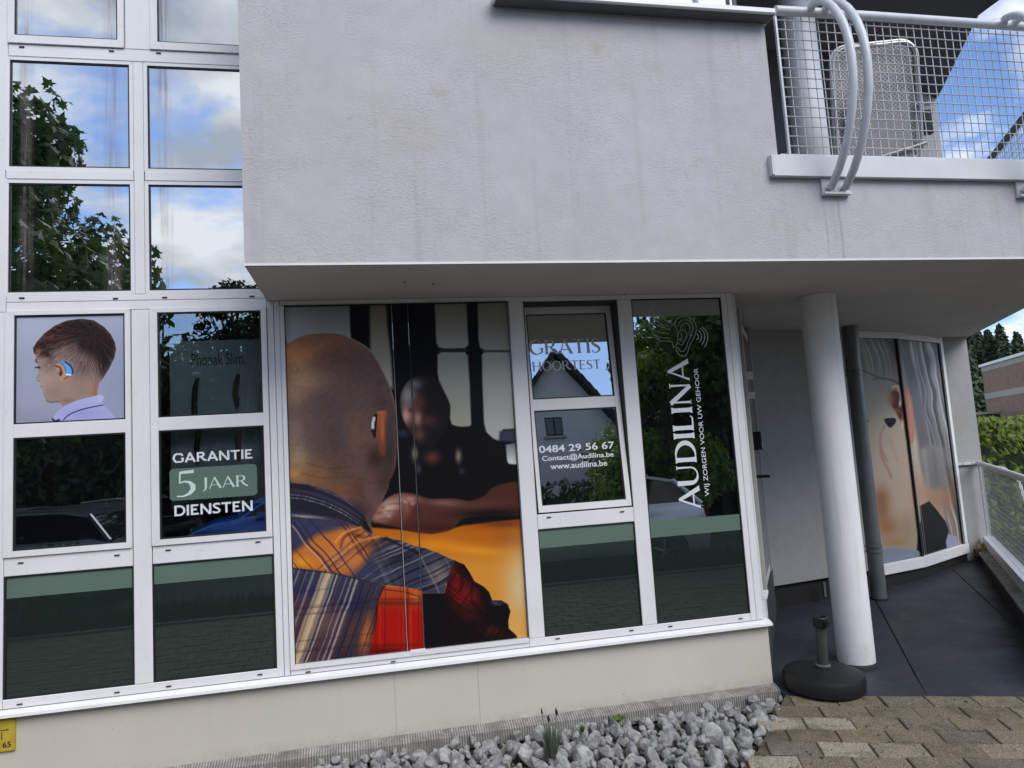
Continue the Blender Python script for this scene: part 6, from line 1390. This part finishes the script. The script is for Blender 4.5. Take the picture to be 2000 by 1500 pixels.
text_on('window_lettering', 'DIENSTEN', ((340.7, 1008.6), (341, 988), (493.8, 997)), 'letter_white', 'white word DIENSTEN below the green badge', YL-.0010, serif=True, sans=.175)
# badge
BG = empty('window_badge', (-.9, .0, 1.6), label='green rounded badge reading 5 JAAR on the window', category='window badge')
a, c = at(331.5, 948, YL), at(502, 936, YL); zt_, zb_ = at(416, 911, YL).z, at(416, 973, YL).z
rel(MB().prism(rr(a.x, c.x, zb_, zt_, .022, 5), 'y', YL-.0003, YL+.0004).build('badge_field', 'film_green', BG), BG)
for tx, pts in (('5', ((345.3, 970.5), (345.3, 922), (382, 968))), ('JAAR', ((395, 953.5), (395, 931.5), (485, 950.6)))):
    o = text_on('badge_lettering', tx, pts, 'letter_mint', None, YL-.0011, serif=True); o.parent = BG; rel(o, BG)
text_on('window_lettering', '0484 29 56 67', ((1053.6, 883.7), (1053.6, 869.2), (1201.4, 877)), 'letter_white', 'white phone number on the lower pane of the tilted window', .0072, .018, tilt=True)
text_on('window_lettering', 'Contact@Audilina.be', ((1059.7, 902.3), (1059.7, 889), (1200, 895)), 'letter_white', 'white mail address line below the phone number', .0072, .016, tilt=True)
text_on('window_lettering', 'www.audilina.be', ((1076, 916.3), (1076, 904.5), (1187, 910)), 'letter_white', 'white web address line, lowest on the tilted window', .0072, .016, tilt=True)
text_on('window_lettering', 'GRATIS', ((1034.6, 692.8), (1035, 664.2), (1174, 687.7)), 'letter_grey', 'large grey word GRATIS on the upper pane of the tilted window', .0070, serif=True, tilt=True)
text_on('window_lettering', 'HOORTEST', ((1041, 724), (1041, 705.8), (1174.8, 720)), 'letter_grey', 'grey word HOORTEST under the word GRATIS', .0070, serif=True, tilt=True)
YQ = .0131
b0, t1_, capx = at(1369, 992.6, YQ), at(1343, 700.6, YQ), at(1304.6, 723, YQ); bx = (b0.x+t1_.x)/2
tag(serif_obj('window_lettering', 'AUDILINA', 'letter_white', (bx, YQ, b0.z), (0, 0, 1), (-1, 0, 0), t1_.z-b0.z, at(1345, 723, YQ).x-capx.x, wk=1.25), 'large white shop name running up the tall right pane', 'lettering')
b0, t1_ = at(1388, 968.6, YQ), at(1366, 718.6, YQ); v, f = font_mesh('WIJ ZORGEN VOOR UW GEHOOR', .004)
tag(letter_obj('window_lettering', v, f, 'letter_white', ((b0.x+t1_.x)/2, YQ, b0.z), (0, 0, 1), (-1, 0, 0), t1_.z-b0.z, at(1366, 719, YQ).x-at(1355, 719, YQ).x, th=.0004), 'small white slogan running up beside the shop name', 'lettering')
# logo: wing, ear and sound waves drawn in lines
LO = empty('window_logo', (2.0, .0, 2.3), label='grey line logo of a wing, an ear and sound waves above the shop name', category='logo')
def lg(name, pts, wpx=3.0, closed=False):
    P2 = [at(1220+x/3.332, 570+y/3.332, YQ) for x, y in pts]; P2 = [(p.x, p.z) for p in P2]
    Q = []
    for i in range(len(P2)-1):
        p0, p1, p2, p3 = [np.array(P2[max(0, min(len(P2)-1, i+k))]) for k in (-1, 0, 1, 2)]
        for k in range(5): t = k/5; Q.append(tuple(.5*((2*p1)+(-p0+p2)*t+(2*p0-5*p1+4*p2-p3)*t*t+(-p0+3*p1-3*p2+p3)*t**3)))
    Q.append(P2[-1]); L_, R2 = ribbon(Q, [wpx/1000.]*len(Q)); m_ = len(L_); T = lambda q, y: (q.x, y, q.y); lg.k = getattr(lg, 'k', 0)+1; yy = YQ-.00003*(lg.k % 7)
    vs = [T(q, yy) for q in L_]+[T(q, yy) for q in R2]+[T(q, yy+.0005) for q in L_]+[T(q, yy+.0005) for q in R2]; fs = []
    for i in range(m_-1): fs += [(i, m_+i, m_+i+1, i+1), (i, i+1, 2*m_+i+1, 2*m_+i), (m_+i, 3*m_+i, 3*m_+i+1, m_+i+1), (2*m_+i, 2*m_+i+1, 3*m_+i+1, 3*m_+i)]
    rel(MB().add(vs, fs).build(name, 'logo_line', LO), LO)
lg('wing_line', [(188, 62), (176, 95), (190, 130), (235, 170), (290, 200), (325, 222), (345, 260), (348, 300), (335, 350), (318, 362), (315, 345), (308, 325)]); lg('wing_line', [(188, 62), (192, 90), (215, 130), (260, 175), (300, 200)])
lg('wing_line', [(163, 110), (158, 150), (172, 190), (215, 215), (260, 235), (300, 248)]); lg('wing_line', [(163, 110), (176, 150), (205, 190), (260, 222)]); lg('wing_line', [(160, 190), (165, 225), (190, 250), (235, 265), (290, 272)])
lg('wing_line', [(175, 235), (185, 270), (215, 290), (255, 298), (295, 300)]); lg('wing_line', [(190, 275), (205, 300), (235, 318), (275, 320), (308, 325)]); lg('wing_line', [(320, 222), (330, 190), (350, 172)])
lg('ear_line', [(335, 225), (330, 200), (345, 172), (385, 162), (430, 172), (460, 205), (466, 250), (450, 300), (425, 345), (412, 390), (395, 415), (365, 415), (345, 400), (335, 370), (348, 365), (362, 385), (385, 385), (402, 360), (415, 320), (440, 280)], 3.2)
lg('ear_line', [(350, 225), (355, 200), (385, 182), (425, 192), (445, 225), (440, 260), (425, 290)]); lg('ear_line', [(362, 240), (375, 215), (400, 205), (420, 220), (425, 245), (418, 270)])
lg('ear_line', [(350, 330), (370, 348), (382, 335), (400, 300), (405, 270), (390, 250), (365, 248), (358, 265), (372, 285), (365, 305), (350, 310), (345, 290)])
for pts in ([(470, 270), (478, 285), (480, 300), (470, 312)], [(478, 250), (495, 270), (500, 300), (488, 328)], [(490, 238), (515, 262), (520, 305), (503, 345)], [(502, 228), (535, 262), (540, 310), (520, 360)]): lg('wave_line', pts, 6.5)
# display board inside the left window
DY = .13; bx0, bx1 = at(334, 900, DY).x, -.60
DB = empty('display_board', (bx0, DY, .8), label='grey display board with hearing aid outlines behind the window', category='display board')
rel(MB().box(bx0, bx1, DY, DY+.03, 1.52, 2.52).build('board', 'display_grey', DB), DB)
a, b, c = at(374, 722, DY-.001), at(374, 697, DY-.001), at(479, 710, DY-.001); v, f = font_mesh('Phonak Slim.', .0)
rel(letter_obj('board_lettering', v, f, 'ink_black', (a.x, DY-.0015, (a.z+c.z)/2+.01), EX, EZ, c.x-a.x, (b.z-a.z)*.95, DB), DB)
for pts in ([(386, 738), (381, 760), (379, 790), (381, 830), (388, 842), (384, 870), (386, 905)], [(466, 730), (461, 748), (459, 770), (464, 796), (466, 775)], [(470, 832), (465, 860), (467, 900)]):
    Pq = [at(x, y, DY-.014) for x, y in pts]; rel(MB().tube([tuple(p) for p in Pq], [.010]+[.017]*(len(Pq)-2)+[.008], 8).build('hearing_aid', 'rubber_black', DB, True), DB)
print('objects', len(bpy.data.objects))
